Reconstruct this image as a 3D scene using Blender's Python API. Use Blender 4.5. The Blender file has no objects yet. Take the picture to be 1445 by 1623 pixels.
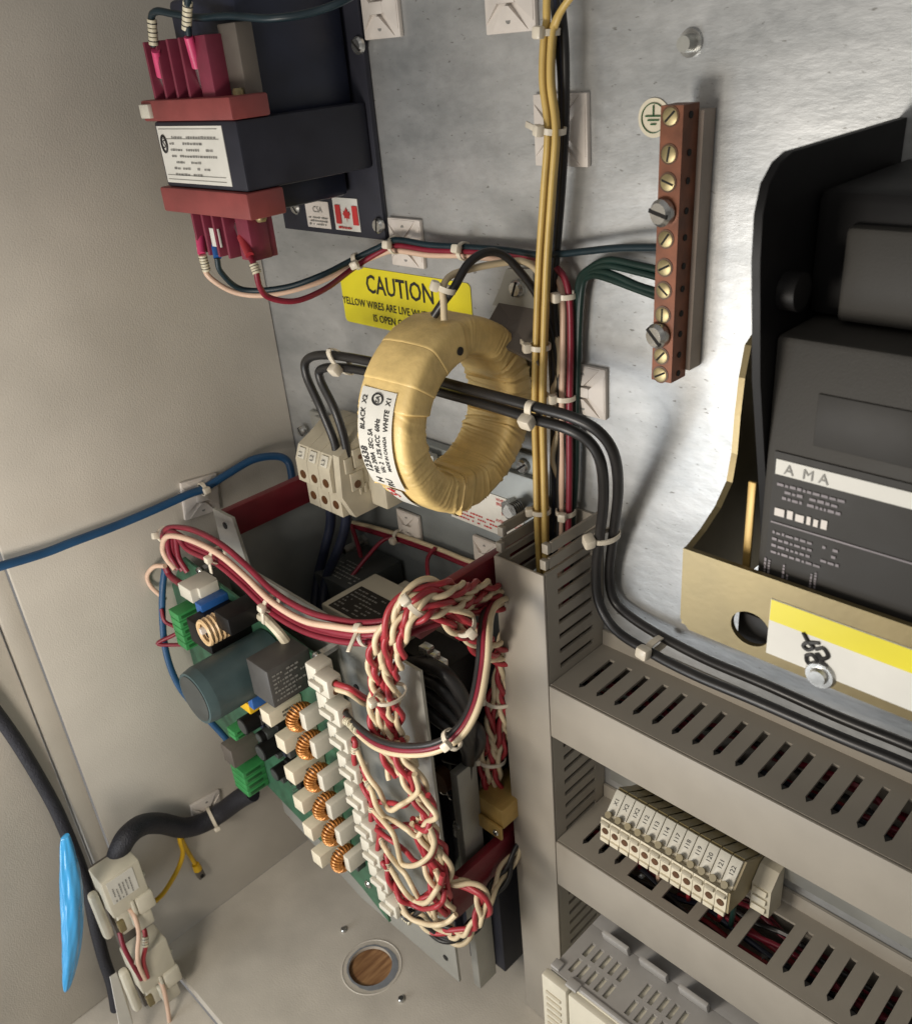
import bpy, bmesh, math, random
from mathutils import Vector, Matrix

# ------------------------------------------------------------------ camera, world, lights, exposure
scene = bpy.context.scene
RCAM = ((0.70966298, -0.27566213, 0.648374), (0.69965023, 0.38398849, -0.60253), (-0.08287345, 0.88122825, 0.46536949))
CAM = Vector((0.55, -0.35, 0.0))
FPX, CX, CY = 1420.0, 722.5, 811.5
RM = Matrix(RCAM)
cam_data = bpy.data.cameras.new('camera')
cam = bpy.data.objects.new('camera', cam_data)
scene.collection.objects.link(cam)
cam.matrix_world = Matrix.Translation(CAM) @ RM.to_4x4()
cam_data.sensor_fit = 'VERTICAL'
cam_data.sensor_height = 24.0
cam_data.lens = 24.0 * FPX / 1623.0
cam_data.clip_start = 0.005
cam_data.clip_end = 50
cam_data.dof.use_dof = True
cam_data.dof.focus_distance = 0.47
cam_data.dof.aperture_fstop = 14.0
scene.camera = cam

world = bpy.data.worlds.new('World')
scene.world = world
world.use_nodes = True
bg = world.node_tree.nodes['Background']
bg.inputs[0].default_value = (1.0, 0.97, 0.94, 1)
bg.inputs[1].default_value = 0.19

def area_light(name, loc, target, size, power, color, size_y=None):
    ld = bpy.data.lights.new(name, 'AREA')
    ld.energy = power; ld.color = color; ld.size = size
    if size_y:
        ld.shape = 'RECTANGLE'; ld.size_y = size_y
    o = bpy.data.objects.new(name, ld)
    scene.collection.objects.link(o)
    o.location = loc
    d = Vector(target) - Vector(loc)
    o.rotation_euler = d.to_track_quat('-Z', 'Y').to_euler()
    return o
# hand lamp held in front of the open cabinet, a broad cool source low on the left, the room's ceiling light
area_light('hand_lamp', (0.27, -0.50, -0.25), (0.24, 0.0, -0.28), 0.12, 1.35, (1.0, 0.91, 0.79))
area_light('cool_light', (0.03, -0.72, -0.50), (0.30, 0.0, -0.25), 0.34, 2.5, (0.92, 0.96, 1.0))
area_light('room_light', (0.62, -1.3, 0.62), (0.35, 0.0, -0.1), 0.6, 2.2, (1.0, 0.95, 0.88))

vs = scene.view_settings
vs.view_transform = 'Standard'; vs.look = 'None'; vs.exposure = 0.20; vs.gamma = 1.0
vs.use_curve_mapping = False
scene.render.engine = 'CYCLES'

# ------------------------------------------------------------------ pixel helpers: a pixel gives a direction, a plane gives the distance
def ray(px, py):
    return RM @ Vector((px - CX, -(py - CY), -FPX))
def PX(px, py, x):
    r = ray(px, py); return CAM + r * ((x - CAM.x) / r.x)
def P(px, py, y=0.0):
    r = ray(px, py); return CAM + r * ((y - CAM.y) / r.y)
def PZ(px, py, z):
    r = ray(px, py); return CAM + r * ((z - CAM.z) / r.z)
rnd = random.Random(7)

# ------------------------------------------------------------------ materials
MATS = {}
def M(name, col, rough=0.5, metal=0.0, var=0.12, scale=60, bump=0.0, bscale=400, spec=0.5, coat=0.0, trans=0.0, dirt=None):
    m = bpy.data.materials.new(name); m.use_nodes = True
    nt = m.node_tree; b = nt.nodes['Principled BSDF']
    b.inputs['Roughness'].default_value = rough
    b.inputs['Metallic'].default_value = metal
    b.inputs['Specular IOR Level'].default_value = spec
    b.inputs['Coat Weight'].default_value = coat
    b.inputs['Transmission Weight'].default_value = trans
    tc = nt.nodes.new('ShaderNodeTexCoord')
    geo = nt.nodes.new('ShaderNodeNewGeometry')
    n = nt.nodes.new('ShaderNodeTexNoise'); n.inputs['Scale'].default_value = scale; n.inputs['Detail'].default_value = 6
    nt.links.new(geo.outputs['Position'], n.inputs['Vector'])
    cr = nt.nodes.new('ShaderNodeValToRGB')
    lo = tuple(max(0, c * (1 - var)) for c in col); hi = tuple(min(1, c * (1 + var)) for c in col)
    if dirt: lo = dirt
    cr.color_ramp.elements[0].position = 0.3; cr.color_ramp.elements[1].position = 0.7
    cr.color_ramp.elements[0].color = (*lo, 1); cr.color_ramp.elements[1].color = (*hi, 1)
    nt.links.new(n.outputs['Fac'], cr.inputs['Fac'])
    nt.links.new(cr.outputs['Color'], b.inputs['Base Color'])
    rr = nt.nodes.new('ShaderNodeMapRange')
    rr.inputs['To Min'].default_value = max(0.03, rough - 0.08); rr.inputs['To Max'].default_value = min(1, rough + 0.1)
    nt.links.new(n.outputs['Fac'], rr.inputs['Value']); nt.links.new(rr.outputs['Result'], b.inputs['Roughness'])
    if bump:
        n2 = nt.nodes.new('ShaderNodeTexNoise'); n2.inputs['Scale'].default_value = bscale; n2.inputs['Detail'].default_value = 3
        nt.links.new(geo.outputs['Position'], n2.inputs['Vector'])
        bp = nt.nodes.new('ShaderNodeBump'); bp.inputs['Strength'].default_value = bump; bp.inputs['Distance'].default_value = 0.001
        nt.links.new(n2.outputs['Fac'], bp.inputs['Height']); nt.links.new(bp.outputs['Normal'], b.inputs['Normal'])
    MATS[name] = m
    return m

M('wall_paint', (0.52, 0.485, 0.425), 0.42, var=0.09, scale=14, bump=0.2, bscale=900)
M('floor_paint', (0.58, 0.54, 0.47), 0.32, var=0.13, scale=22, bump=0.16, bscale=700)
M('duct_pvc', (0.325, 0.295, 0.248), 0.48, var=0.05, scale=40, bump=0.06, bscale=1500)
M('chassis_steel', (0.25, 0.27, 0.27), 0.42, metal=0.35, var=0.12, scale=30, bump=0.05)
M('plate_steel', (0.36, 0.36, 0.33), 0.38, metal=0.45, var=0.15, scale=25, bump=0.05)
M('bracket_steel', (0.13, 0.112, 0.095), 0.5, metal=0.2, var=0.15, scale=50)
M('black_metal', (0.022, 0.023, 0.033), 0.5, spec=0.3, var=0.2, scale=50, bump=0.05)
M('black_plastic', (0.007, 0.0065, 0.0065), 0.5, spec=0.25, var=0.2, scale=50)
M('breaker_case', (0.040, 0.037, 0.032), 0.6, spec=0.3, var=0.12, scale=60, bump=0.1, bscale=1500)
M('breaker_label', (0.026, 0.024, 0.021), 0.55, spec=0.3, var=0.1)
M('red_block', (0.24, 0.052, 0.050), 0.5, var=0.15, scale=70)
M('red_bar', (0.15, 0.012, 0.020), 0.42, var=0.15, scale=40)
M('red_barrier', (0.19, 0.026, 0.052), 0.45, var=0.15, scale=70)
M('pink_sleeve', (0.62, 0.06, 0.17), 0.4, var=0.1)
M('white_label', (0.66, 0.65, 0.60), 0.55, var=0.05)
M('white_plastic', (0.58, 0.555, 0.475), 0.42, var=0.08, scale=80)
M('mount_white', (0.62, 0.57, 0.52), 0.45, var=0.08, scale=90)
M('tie_nylon', (0.66, 0.60, 0.49), 0.35, var=0.1, scale=120)
M('cream_plastic', (0.50, 0.455, 0.35), 0.5, var=0.1, scale=80, bump=0.05)
M('cream_light', (0.66, 0.60, 0.46), 0.5, var=0.08, scale=80)
M('olive_plastic', (0.20, 0.16, 0.075), 0.5, var=0.15, scale=80)
M('shaded_cream', (0.30, 0.245, 0.14), 0.5, var=0.12, scale=80)  # cream terminal end with its shade put into the colour
M('contact_cream', (0.60, 0.565, 0.46), 0.42, var=0.06, scale=60)
M('plc_grey', (0.36, 0.35, 0.335), 0.5, var=0.06, scale=60)
M('yellow_sticker', (0.72, 0.63, 0.02), 0.35, var=0.06, scale=30)
M('yellow_tape', (0.80, 0.585, 0.24), 0.46, var=0.17, scale=75, bump=0.25, bscale=300, coat=0.04)
M('yellow_wire', (0.56, 0.39, 0.12), 0.4, var=0.12)
M('bright_yellow', (0.70, 0.42, 0.01), 0.4, var=0.1)
M('black_wire', (0.018, 0.017, 0.017), 0.38, var=0.2)
M('black_sleeve', (0.014, 0.014, 0.020), 0.55, var=0.3, bump=0.8, bscale=900)
M('navy_wire', (0.012, 0.016, 0.034), 0.42, var=0.2)
M('teal_wire', (0.008, 0.022, 0.030), 0.4, var=0.2)
M('green_wire', (0.006, 0.024, 0.019), 0.4, var=0.2)
M('blue_wire', (0.013, 0.065, 0.155), 0.42, var=0.12)
M('maroon_wire', (0.20, 0.012, 0.028), 0.4, var=0.15)
M('red_wire', (0.33, 0.026, 0.036), 0.42, var=0.12)
M('cream_wire', (0.62, 0.51, 0.335), 0.42, var=0.08)
M('pink_wire', (0.66, 0.46, 0.34), 0.42, var=0.08)
M('ferrule_tag', (0.62, 0.57, 0.42), 0.45, var=0.1)
M('ink', (0.015, 0.014, 0.014), 0.6, var=0.1)
M('grey_ink', (0.22, 0.215, 0.20), 0.6, var=0.3, scale=300)
M('red_ink', (0.50, 0.03, 0.03), 0.6, var=0.1)
M('purple_ink', (0.24, 0.215, 0.23), 0.6, var=0.2)
M('bar_insulator', (0.30, 0.25, 0.21), 0.45, var=0.12)
M('copper', (0.17, 0.062, 0.032), 0.45, metal=0.45, var=0.35, scale=90)
M('brass', (0.33, 0.27, 0.14), 0.4, metal=0.6, var=0.2, scale=200)
M('steel', (0.55, 0.55, 0.53), 0.25, metal=0.9, var=0.2, scale=120)
M('gold_zinc', (0.20, 0.158, 0.078), 0.36, metal=0.55, var=0.22, scale=25, bump=0.04)
M('tan_bracket', (0.44, 0.29, 0.09), 0.42, metal=0.3, var=0.15, scale=60)
M('pcb_green', (0.035, 0.105, 0.060), 0.4, var=0.25, scale=150)
M('terminal_green', (0.04, 0.24, 0.07), 0.42, var=0.15)
M('cap_sleeve', (0.045, 0.075, 0.080), 0.45, var=0.2)
M('cap_end', (0.045, 0.05, 0.048), 0.4, var=0.2)
M('dark_box', (0.055, 0.053, 0.050), 0.5, var=0.12)
M('winding', (0.46, 0.19, 0.045), 0.3, metal=0.4, var=0.2, scale=400)
M('tan_winding', (0.66, 0.46, 0.25), 0.4, var=0.1)
M('resistor', (0.64, 0.58, 0.45), 0.55, var=0.07, scale=120, bump=0.05)
M('relay_blue', (0.02, 0.10, 0.33), 0.4, var=0.1)
M('translucent_blue', (0.20, 0.42, 0.60), 0.35, var=0.1)
M('glove_blue', (0.05, 0.33, 0.66), 0.28, var=0.08, coat=0.3)
M('brown_disc', (0.10, 0.042, 0.015), 0.4, var=0.2)
M('dark_green', (0.01, 0.085, 0.02), 0.4, var=0.2)
M('hole_dark', (0.008, 0.007, 0.006), 0.8, var=0.1)
M('primer_grey', (0.23, 0.245, 0.265), 0.6, var=0.12, scale=150)
M('room_grey', (0.12, 0.11, 0.10), 0.7, var=0.2, scale=5)

def wood_mat():
    m = bpy.data.materials.new('wood'); m.use_nodes = True; nt = m.node_tree; b = nt.nodes['Principled BSDF']
    geo = nt.nodes.new('ShaderNodeNewGeometry'); mp = nt.nodes.new('ShaderNodeMapping'); mp.inputs['Scale'].default_value = (260, 30, 40)
    mp.inputs['Rotation'].default_value = (0, 0, 0.6)
    n = nt.nodes.new('ShaderNodeTexNoise'); n.inputs['Scale'].default_value = 1.0; n.inputs['Detail'].default_value = 5
    cr = nt.nodes.new('ShaderNodeValToRGB')
    cr.color_ramp.elements[0].position = 0.35; cr.color_ramp.elements[1].position = 0.65
    cr.color_ramp.elements[0].color = (0.22, 0.105, 0.045, 1); cr.color_ramp.elements[1].color = (0.44, 0.25, 0.115, 1)
    nt.links.new(geo.outputs['Position'], mp.inputs['Vector']); nt.links.new(mp.outputs['Vector'], n.inputs['Vector'])
    nt.links.new(n.outputs['Fac'], cr.inputs['Fac']); nt.links.new(cr.outputs['Color'], b.inputs['Base Color'])
    b.inputs['Roughness'].default_value = 0.6
    MATS['wood'] = m
wood_mat()

def galv_mat():
    m = bpy.data.materials.new('galvanised'); m.use_nodes = True; nt = m.node_tree; b = nt.nodes['Principled BSDF']
    geo = nt.nodes.new('ShaderNodeNewGeometry')
    big = nt.nodes.new('ShaderNodeTexNoise'); big.inputs['Scale'].default_value = 16; big.inputs['Detail'].default_value = 8; big.inputs['Roughness'].default_value = 0.65
    mp = nt.nodes.new('ShaderNodeMapping'); mp.inputs['Scale'].default_value = (1, 1, 2.6); mp.inputs['Rotation'].default_value = (0, 0.35, 0)
    fine = nt.nodes.new('ShaderNodeTexNoise'); fine.inputs['Scale'].default_value = 170; fine.inputs['Detail'].default_value = 5
    spk = nt.nodes.new('ShaderNodeTexNoise'); spk.inputs['Scale'].default_value = 210; spk.inputs['Detail'].default_value = 2
    nt.links.new(geo.outputs['Position'], mp.inputs['Vector'])
    for n in (big, spk): nt.links.new(mp.outputs['Vector'], n.inputs['Vector'])
    nt.links.new(geo.outputs['Position'], fine.inputs['Vector'])
    cr = nt.nodes.new('ShaderNodeValToRGB')
    cr.color_ramp.elements[0].position = 0.32; cr.color_ramp.elements[1].position = 0.7
    cr.color_ramp.elements[0].color = (0.36, 0.37, 0.37, 1); cr.color_ramp.elements[1].color = (0.57, 0.575, 0.57, 1)
    nt.links.new(big.outputs['Fac'], cr.inputs['Fac'])
    sr = nt.nodes.new('ShaderNodeValToRGB')
    sr.color_ramp.elements[0].position = 0.265; sr.color_ramp.elements[1].position = 0.335
    sr.color_ramp.elements[0].color = (0.42, 0.40, 0.37, 1); sr.color_ramp.elements[1].color = (1, 1, 1, 1)
    nt.links.new(spk.outputs['Fac'], sr.inputs['Fac'])
    mx = nt.nodes.new('ShaderNodeMix'); mx.data_type = 'RGBA'; mx.blend_type = 'MULTIPLY'; mx.inputs[0].default_value = 0.8
    nt.links.new(cr.outputs['Color'], mx.inputs[6]); nt.links.new(sr.outputs['Color'], mx.inputs[7])
    nt.links.new(mx.outputs[2], b.inputs['Base Color'])
    rr = nt.nodes.new('ShaderNodeMapRange'); rr.inputs['To Min'].default_value = 0.30; rr.inputs['To Max'].default_value = 0.50
    nt.links.new(fine.outputs['Fac'], rr.inputs['Value']); nt.links.new(rr.outputs['Result'], b.inputs['Roughness'])
    b.inputs['Metallic'].default_value = 0.62
    bp = nt.nodes.new('ShaderNodeBump'); bp.inputs['Strength'].default_value = 0.22; bp.inputs['Distance'].default_value = 0.002
    nt.links.new(big.outputs['Fac'], bp.inputs['Height']); nt.links.new(bp.outputs['Normal'], b.inputs['Normal'])
    MATS['galvanised'] = m
galv_mat()

# ------------------------------------------------------------------ objects
C = scene.collection
ORG = {}
def tag(o, label=None, cat=None, group=None, kind=None):
    if label: o['label'] = label
    if cat: o['category'] = cat
    if group: o['group'] = group
    if kind: o['kind'] = kind
    return o
def thing(name, loc, label, cat, group=None):
    o = bpy.data.objects.new(name, None); C.objects.link(o)
    o.location = loc; o.empty_display_size = 0.01
    ORG[o.name] = Vector(loc)
    return tag(o, label, cat, group)
def copy_tree(o, loc, parent=None, label=None):
    c = o.copy(); C.objects.link(c)
    if parent is None: c.location = loc; ORG[c.name] = Vector(loc)
    else: c.parent = parent
    for ch in list(o.children): copy_tree(ch, None, c)
    if label: c['label'] = label
    return c

def frame(z, x=None):
    """rotation matrix whose local z runs along z (and local x near x)"""
    z = Vector(z).normalized()
    x = Vector(x) if x is not None else (Vector((1, 0, 0)) if abs(z.x) < 0.9 else Vector((0, 1, 0)))
    y = z.cross(x).normalized(); x = y.cross(z).normalized()
    return Matrix((x, y, z)).transposed()

class B:
    """collects shapes in world coordinates; build() links them as one mesh object"""
    def __init__(s): s.bm = bmesh.new()
    def box(s, c, size, rot=None, bev=0.0, seg=2):
        mt = Matrix.Translation(Vector(c)) @ ((rot if rot is not None else Matrix.Identity(3)).to_4x4()) @ Matrix.Diagonal((size[0], size[1], size[2], 1))
        r = bmesh.ops.create_cube(s.bm, size=1.0, matrix=mt)
        if bev:
            es = list({e for v in r['verts'] for e in v.link_edges})
            bmesh.ops.bevel(s.bm, geom=es, offset=bev, segments=seg, affect='EDGES', profile=0.5, clamp_overlap=True)
        return s
    def span(s, a, b, bev=0.0):
        a = Vector(a); b = Vector(b)
        return s.box((a + b) / 2, [abs(b[i] - a[i]) for i in range(3)], None, bev)
    def cyl(s, a, b, r, r2=None, seg=16, cap=True):
        a = Vector(a); b = Vector(b); d = b - a
        mt = Matrix.Translation((a + b) / 2) @ frame(d).to_4x4()
        bmesh.ops.create_cone(s.bm, cap_ends=cap, cap_tris=False, segments=seg, radius1=r, radius2=r if r2 is None else r2, depth=d.length, matrix=mt)
        return s
    def ball(s, c, r, sc=(1, 1, 1), rot=None, u=12, v=8):
        mt = Matrix.Translation(Vector(c)) @ ((rot if rot is not None else Matrix.Identity(3)).to_4x4()) @ Matrix.Diagonal((sc[0], sc[1], sc[2], 1))
        bmesh.ops.create_uvsphere(s.bm, u_segments=u, v_segments=v, radius=r, matrix=mt)
        return s
    def tube(s, pts, r, seg=8, closed=False, cap=True, flat=1.0, rfun=None):
        pts = [Vector(p) for p in pts]; n = len(pts)
        t0 = (pts[1] - pts[0]).normalized()
        nrm = t0.orthogonal().normalized(); rings = []
        for i, p in enumerate(pts):
            if closed: t = (pts[(i + 1) % n] - pts[i - 1]).normalized()
            else: t = (pts[min(n - 1, i + 1)] - pts[max(0, i - 1)]).normalized()
            nrm = (nrm - t * nrm.dot(t)).normalized(); bn = t.cross(nrm)
            rr = r if rfun is None else rfun(i / (n - 1)) * r
            rings.append([s.bm.verts.new(p + nrm * rr * math.cos(2 * math.pi * k / seg) + bn * rr * flat * math.sin(2 * math.pi * k / seg)) for k in range(seg)])
        m = n if closed else n - 1
        for i in range(m):
            A = rings[i]; Bq = rings[(i + 1) % n]
            for k in range(seg):
                s.bm.faces.new((A[k], A[(k + 1) % seg], Bq[(k + 1) % seg], Bq[k]))
        if cap and not closed:
            s.bm.faces.new(rings[0][::-1]); s.bm.faces.new(rings[-1])
        return s
    def prism(s, poly, vec):
        """planar polygon swept by vec"""
        vec = Vector(vec)
        a = [s.bm.verts.new(Vector(p)) for p in poly]; b = [s.bm.verts.new(Vector(p) + vec) for p in poly]; n = len(a)
        s.bm.faces.new(a); s.bm.faces.new(b[::-1])
        for i in range(n): s.bm.faces.new((a[i], b[i], b[(i + 1) % n], a[(i + 1) % n]))
        return s
    def quad(s, *ps):
        s.bm.faces.new([s.bm.verts.new(Vector(p)) for p in ps]); return s
    def sheet(s, u0, u1, v0, v1, holes, fn, thick):
        """sheet over (u,v) with rectangular holes (u0,u1,v0,v1); fn(u,v,t) gives world points, t in 0..thick"""
        us = sorted({u0, u1, *[h[0] for h in holes], *[h[1] for h in holes]}); vs_ = sorted({v0, v1, *[h[2] for h in holes], *[h[3] for h in holes]})
        us = [u for u in us if u0 <= u <= u1]; vs_ = [v for v in vs_ if v0 <= v <= v1]
        def hole(i, j):
            if i < 0 or j < 0 or i >= len(us) - 1 or j >= len(vs_) - 1: return True
            cu = (us[i] + us[i + 1]) / 2; cv = (vs_[j] + vs_[j + 1]) / 2
            return any(h[0] < cu < h[1] and h[2] < cv < h[3] for h in holes)
        cache = {}
        def V(i, j, t):
            k = (i, j, t)
            if k not in cache: cache[k] = s.bm.verts.new(fn(us[i], vs_[j], thick * t))
            return cache[k]
        for i in range(len(us) - 1):
            for j in range(len(vs_) - 1):
                if hole(i, j): continue
                s.bm.faces.new((V(i, j, 0), V(i + 1, j, 0), V(i + 1, j + 1, 0), V(i, j + 1, 0)))
                s.bm.faces.new((V(i, j + 1, 1), V(i + 1, j + 1, 1), V(i + 1, j, 1), V(i, j, 1)))
                if hole(i - 1, j): s.bm.faces.new((V(i, j, 0), V(i, j + 1, 0), V(i, j + 1, 1), V(i, j, 1)))
                if hole(i + 1, j): s.bm.faces.new((V(i + 1, j + 1, 0), V(i + 1, j, 0), V(i + 1, j, 1), V(i + 1, j + 1, 1)))
                if hole(i, j - 1): s.bm.faces.new((V(i + 1, j, 0), V(i, j, 0), V(i, j, 1), V(i + 1, j, 1)))
                if hole(i, j + 1): s.bm.faces.new((V(i, j + 1, 0), V(i + 1, j + 1, 0), V(i + 1, j + 1, 1), V(i, j + 1, 1)))
        return s
    def text(s, string, size, o, u, v, align='LEFT', squash=1.0, bold=0.0):
        """flat lettering: origin o, reading direction u, up direction v"""
        cu = bpy.data.curves.new('lettering', 'FONT'); cu.body = string; cu.size = size; cu.align_x = align; cu.resolution_u = 2; cu.offset = bold * size
        ob = bpy.data.objects.new('lettering', cu); C.objects.link(ob)
        dg = bpy.context.evaluated_depsgraph_get()
        me = bpy.data.meshes.new_from_object(ob.evaluated_get(dg))
        u = Vector(u).normalized(); v = Vector(v).normalized(); w = u.cross(v)
        mt = Matrix.Translation(Vector(o)) @ Matrix((u * squash, v, w)).transposed().to_4x4()
        me.transform(mt); s.bm.from_mesh(me)
        bpy.data.objects.remove(ob); bpy.data.curves.remove(cu); bpy.data.meshes.remove(me)
        return s
    def scribble(s, o, u, v, w, h, rows, seed=1, fill=0.55):
        """rows of small print strokes inside a w x h patch whose lower left is o"""
        r = random.Random(seed); u = Vector(u).normalized(); v = Vector(v).normalized(); o = Vector(o)
        ph = h / rows
        for i in range(rows):
            x = 0.0; lim = w * r.uniform(0.55, 1.0)
            while x < lim:
                L = ph * r.uniform(0.3, 1.0)
                if r.random() < 0.82:
                    a = o + u * x + v * (ph * i + ph * (1 - fill) / 2); hh = ph * fill * r.uniform(0.75, 1.0)
                    L2 = min(L, w - x)
                    s.quad(a, a + u * L2, a + u * L2 + v * hh, a + v * hh)
                x += L + ph * 0.22
        return s
    def build(s, name, mat, parent=None, smooth=35, recalc=True):
        if recalc: bmesh.ops.recalc_face_normals(s.bm, faces=s.bm.faces)
        me = bpy.data.meshes.new(name)
        if parent is not None: org = ORG[parent.name]
        else:
            mn = [min(v.co[i] for v in s.bm.verts) for i in range(3)]; mxx = [max(v.co[i] for v in s.bm.verts) for i in range(3)]
            org = Vector(((mn[0] + mxx[0]) / 2, (mn[1] + mxx[1]) / 2, mn[2]))
        bmesh.ops.translate(s.bm, verts=s.bm.verts, vec=-org)
        s.bm.to_mesh(me); s.bm.free()
        me.materials.append(MATS[mat])
        if smooth:
            me.shade_smooth(); me.set_sharp_from_angle(angle=math.radians(smooth))
        o = bpy.data.objects.new(name, me); C.objects.link(o)
        if parent is not None: o.parent = parent
        else: o.location = org
        ORG[o.name] = org
        return o

def spline(pts, sub=8):
    pts = [Vector(p) for p in pts]
    if len(pts) < 3: return pts
    q = [pts[0] * 2 - pts[1]] + pts + [pts[-1] * 2 - pts[-2]]
    out = []
    for i in range(1, len(q) - 2):
        p0, p1, p2, p3 = q[i - 1:i + 3]
        for k in range(sub):
            t = k / sub
            out.append(0.5 * ((2 * p1) + (p2 - p0) * t + (2 * p0 - 5 * p1 + 4 * p2 - p3) * t * t + (3 * p1 - p0 - 3 * p2 + p3) * t ** 3))
    out.append(pts[-1])
    return out
def trace(pp):
    """[(px,py,y)] -> points; depth from the panel, duct or board the wire runs on"""
    return [P(a, b, y) for a, b, y in pp]
def wire(name, pts, r, mat, label, cat='wire', group=None, sub=8, seg=8, parent=None):
    o = B().tube(spline(pts, sub), r, seg).build(name, mat, parent, smooth=60)
    if parent is None: tag(o, label, cat, group)
    return o
def bundle_at(pts, sub=10):
    sp = spline(pts, sub)
    return sp

def cable_tie(center, along, r, head, label, rz=None, tail=0.0, flat=1.0, width=0.0026, group=None, hs=1.0):
    """nylon strap round a bundle: centre, bundle direction, loop radius, direction of the head"""
    c = Vector(center); t = Vector(along).normalized()
    h = Vector(head); h = (h - t * h.dot(t)).normalized(); k = t.cross(h)
    th = thing('cable_tie', c, label, 'cable tie', group)
    b = B(); n = 20
    ra = r; rb = r * flat
    inner = []; 
    for i in range(n):
        a = 2 * math.pi * i / n
        d = h * math.cos(a) * ra + k * math.sin(a) * rb; dn = (h * math.cos(a) / ra + k * math.sin(a) / rb).normalized()
        inner.append([b.bm.verts.new(c + d + dn * o2 + t * w2) for o2, w2 in ((0, -width / 2), (0.0008, -width / 2), (0.0008, width / 2), (0, width / 2))])
    for i in range(n):
        A = inner[i]; D = inner[(i + 1) % n]
        for q in range(4): b.bm.faces.new((A[q], A[(q + 1) % 4], D[(q + 1) % 4], D[q]))
    b.build('strap', 'tie_nylon', th)
    rot = Matrix((k, t, h)).transposed()
    hb = B().box(c + h * (ra + 0.0018 * hs), (0.0046 * hs, 0.0050 * hs, 0.0042 * hs), rot, 0.0010 * hs).build('head', 'tie_nylon', th)
    if tail:
        p = c + h * (ra + 0.0016); B().box(p + k * (0.002 + tail / 2), (tail, width, 0.0009), rot, 0.0002).build('tail', 'tie_nylon', th)
    return th

def screw(parent, c, axis, r, mat='steel', name='screw', slot=True, h=None, hexa=False):
    a = Vector(axis).normalized(); h = h or r * 0.6
    o = B()
    if hexa:
        o.cyl(c, Vector(c) + a * h, r, seg=6)
    else:
        o.cyl(c, Vector(c) + a * h * 0.6, r, seg=18).cyl(Vector(c) + a * h * 0.6, Vector(c) + a * h, r, r * 0.75, seg=18)
    ob = o.build(name, mat, parent)
    if slot:
        rot = frame(a, Vector((rnd.uniform(-1, 1), 0.3, rnd.uniform(-1, 1))))
        B().box(Vector(c) + a * h * 0.93, (r * 1.75, r * 0.28, h * 0.2), rot).build('slot', 'hole_dark', ob, smooth=0)
    return ob

def tie_mount(c, normal, up, size, label, group='white adhesive cable tie mounts'):
    """adhesive square pad with four raised corner ramps round a strap bridge"""
    c = Vector(c); n = Vector(normal).normalized(); v = Vector(up); v = (v - n * v.dot(n)).normalized(); u = v.cross(n)
    th = thing('cable_tie_mount', c, label, 'cable mount', group)
    rot = Matrix((u, v, n)).transposed()
    B().box(c + n * 0.0014, (size, size, 0.0028), rot, 0.0006).build('base_pad', 'mount_white', th)
    for su, sv in ((1, 0), (-1, 0), (0, 1), (0, -1)):
        d = u * su + v * sv; e = u * sv + v * su
        o = c + n * 0.0028
        a = o + d * size * 0.47 + e * size * 0.36; b2 = o + d * size * 0.47 - e * size * 0.36; cc = o + d * size * 0.14 - e * size * 0.05; dd = o + d * size * 0.14 + e * size * 0.05
        bb = B()
        vs4 = [bb.bm.verts.new(p) for p in (a, b2, cc, dd)]; t4 = [bb.bm.verts.new(p) for p in (a + n * 0.0003, b2 + n * 0.0003, cc + n * 0.0024, dd + n * 0.0024)]
        bb.bm.faces.new(vs4[::-1]); bb.bm.faces.new(t4)
        for i in range(4): bb.bm.faces.new((vs4[i], vs4[(i + 1) % 4], t4[(i + 1) % 4], t4[i]))
        bb.build('ramp', 'mount_white', th, smooth=0)
    B().box(c + n * 0.0044, (size * 0.34, size * 0.2, 0.0018), rot, 0.0004).build('bridge', 'mount_white', th)
    for s2 in (1, -1):
        B().cyl(c + v * s2 * size * 0.33 + n * 0.0030, c + v * s2 * size * 0.33 + n * 0.0040, size * 0.05, seg=12).build('screw_hole', 'grey_ink', th)
    return th

# ================================================================== the setting
FL = -0.64
def struct(b, name, mat, smooth=35):
    return tag(b.build(name, mat, smooth=smooth), kind='structure')
struct(B().span((-0.03, 0.0, FL - 0.03), (0.80, 0.004, 0.30)), 'back_panel', 'galvanised')
struct(B().span((-0.004, -0.2225, FL - 0.03), (0.0, -0.0005, 0.30), 0.0008), 'left_wall', 'wall_paint')
# floor sheet with a round knock-out
hc = PZ(587, 1531, FL)
b = B(); n = 48; ro = 0.0172
outer = [(0.0005, -0.214), (0.80, -0.214), (0.80, -0.0005), (0.0005, -0.0005)]
ev = [b.bm.verts.new((x, y, FL)) for x, y in outer]
edges = [b.bm.edges.new((ev[i], ev[(i + 1) % 4])) for i in range(4)]
iv = [b.bm.verts.new((hc.x + ro * math.cos(2 * math.pi * i / n), hc.y + ro * math.sin(2 * math.pi * i / n), FL)) for i in range(n)]
edges += [b.bm.edges.new((iv[i], iv[(i + 1) % n])) for i in range(n)]
bmesh.ops.triangle_fill(b.bm, use_beauty=True, edges=edges)
low = [b.bm.verts.new((v.co.x, v.co.y, FL - 0.003)) for v in iv]
for i in range(n): b.bm.faces.new((iv[i], iv[(i + 1) % n], low[(i + 1) % n], low[i]))
lo4 = [b.bm.verts.new((v.co.x, v.co.y, FL - 0.012)) for v in ev]
b.bm.faces.new((ev[0], lo4[0], lo4[1], ev[1]))
floor = struct(b, 'cabinet_floor', 'floor_paint', smooth=0)
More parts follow.
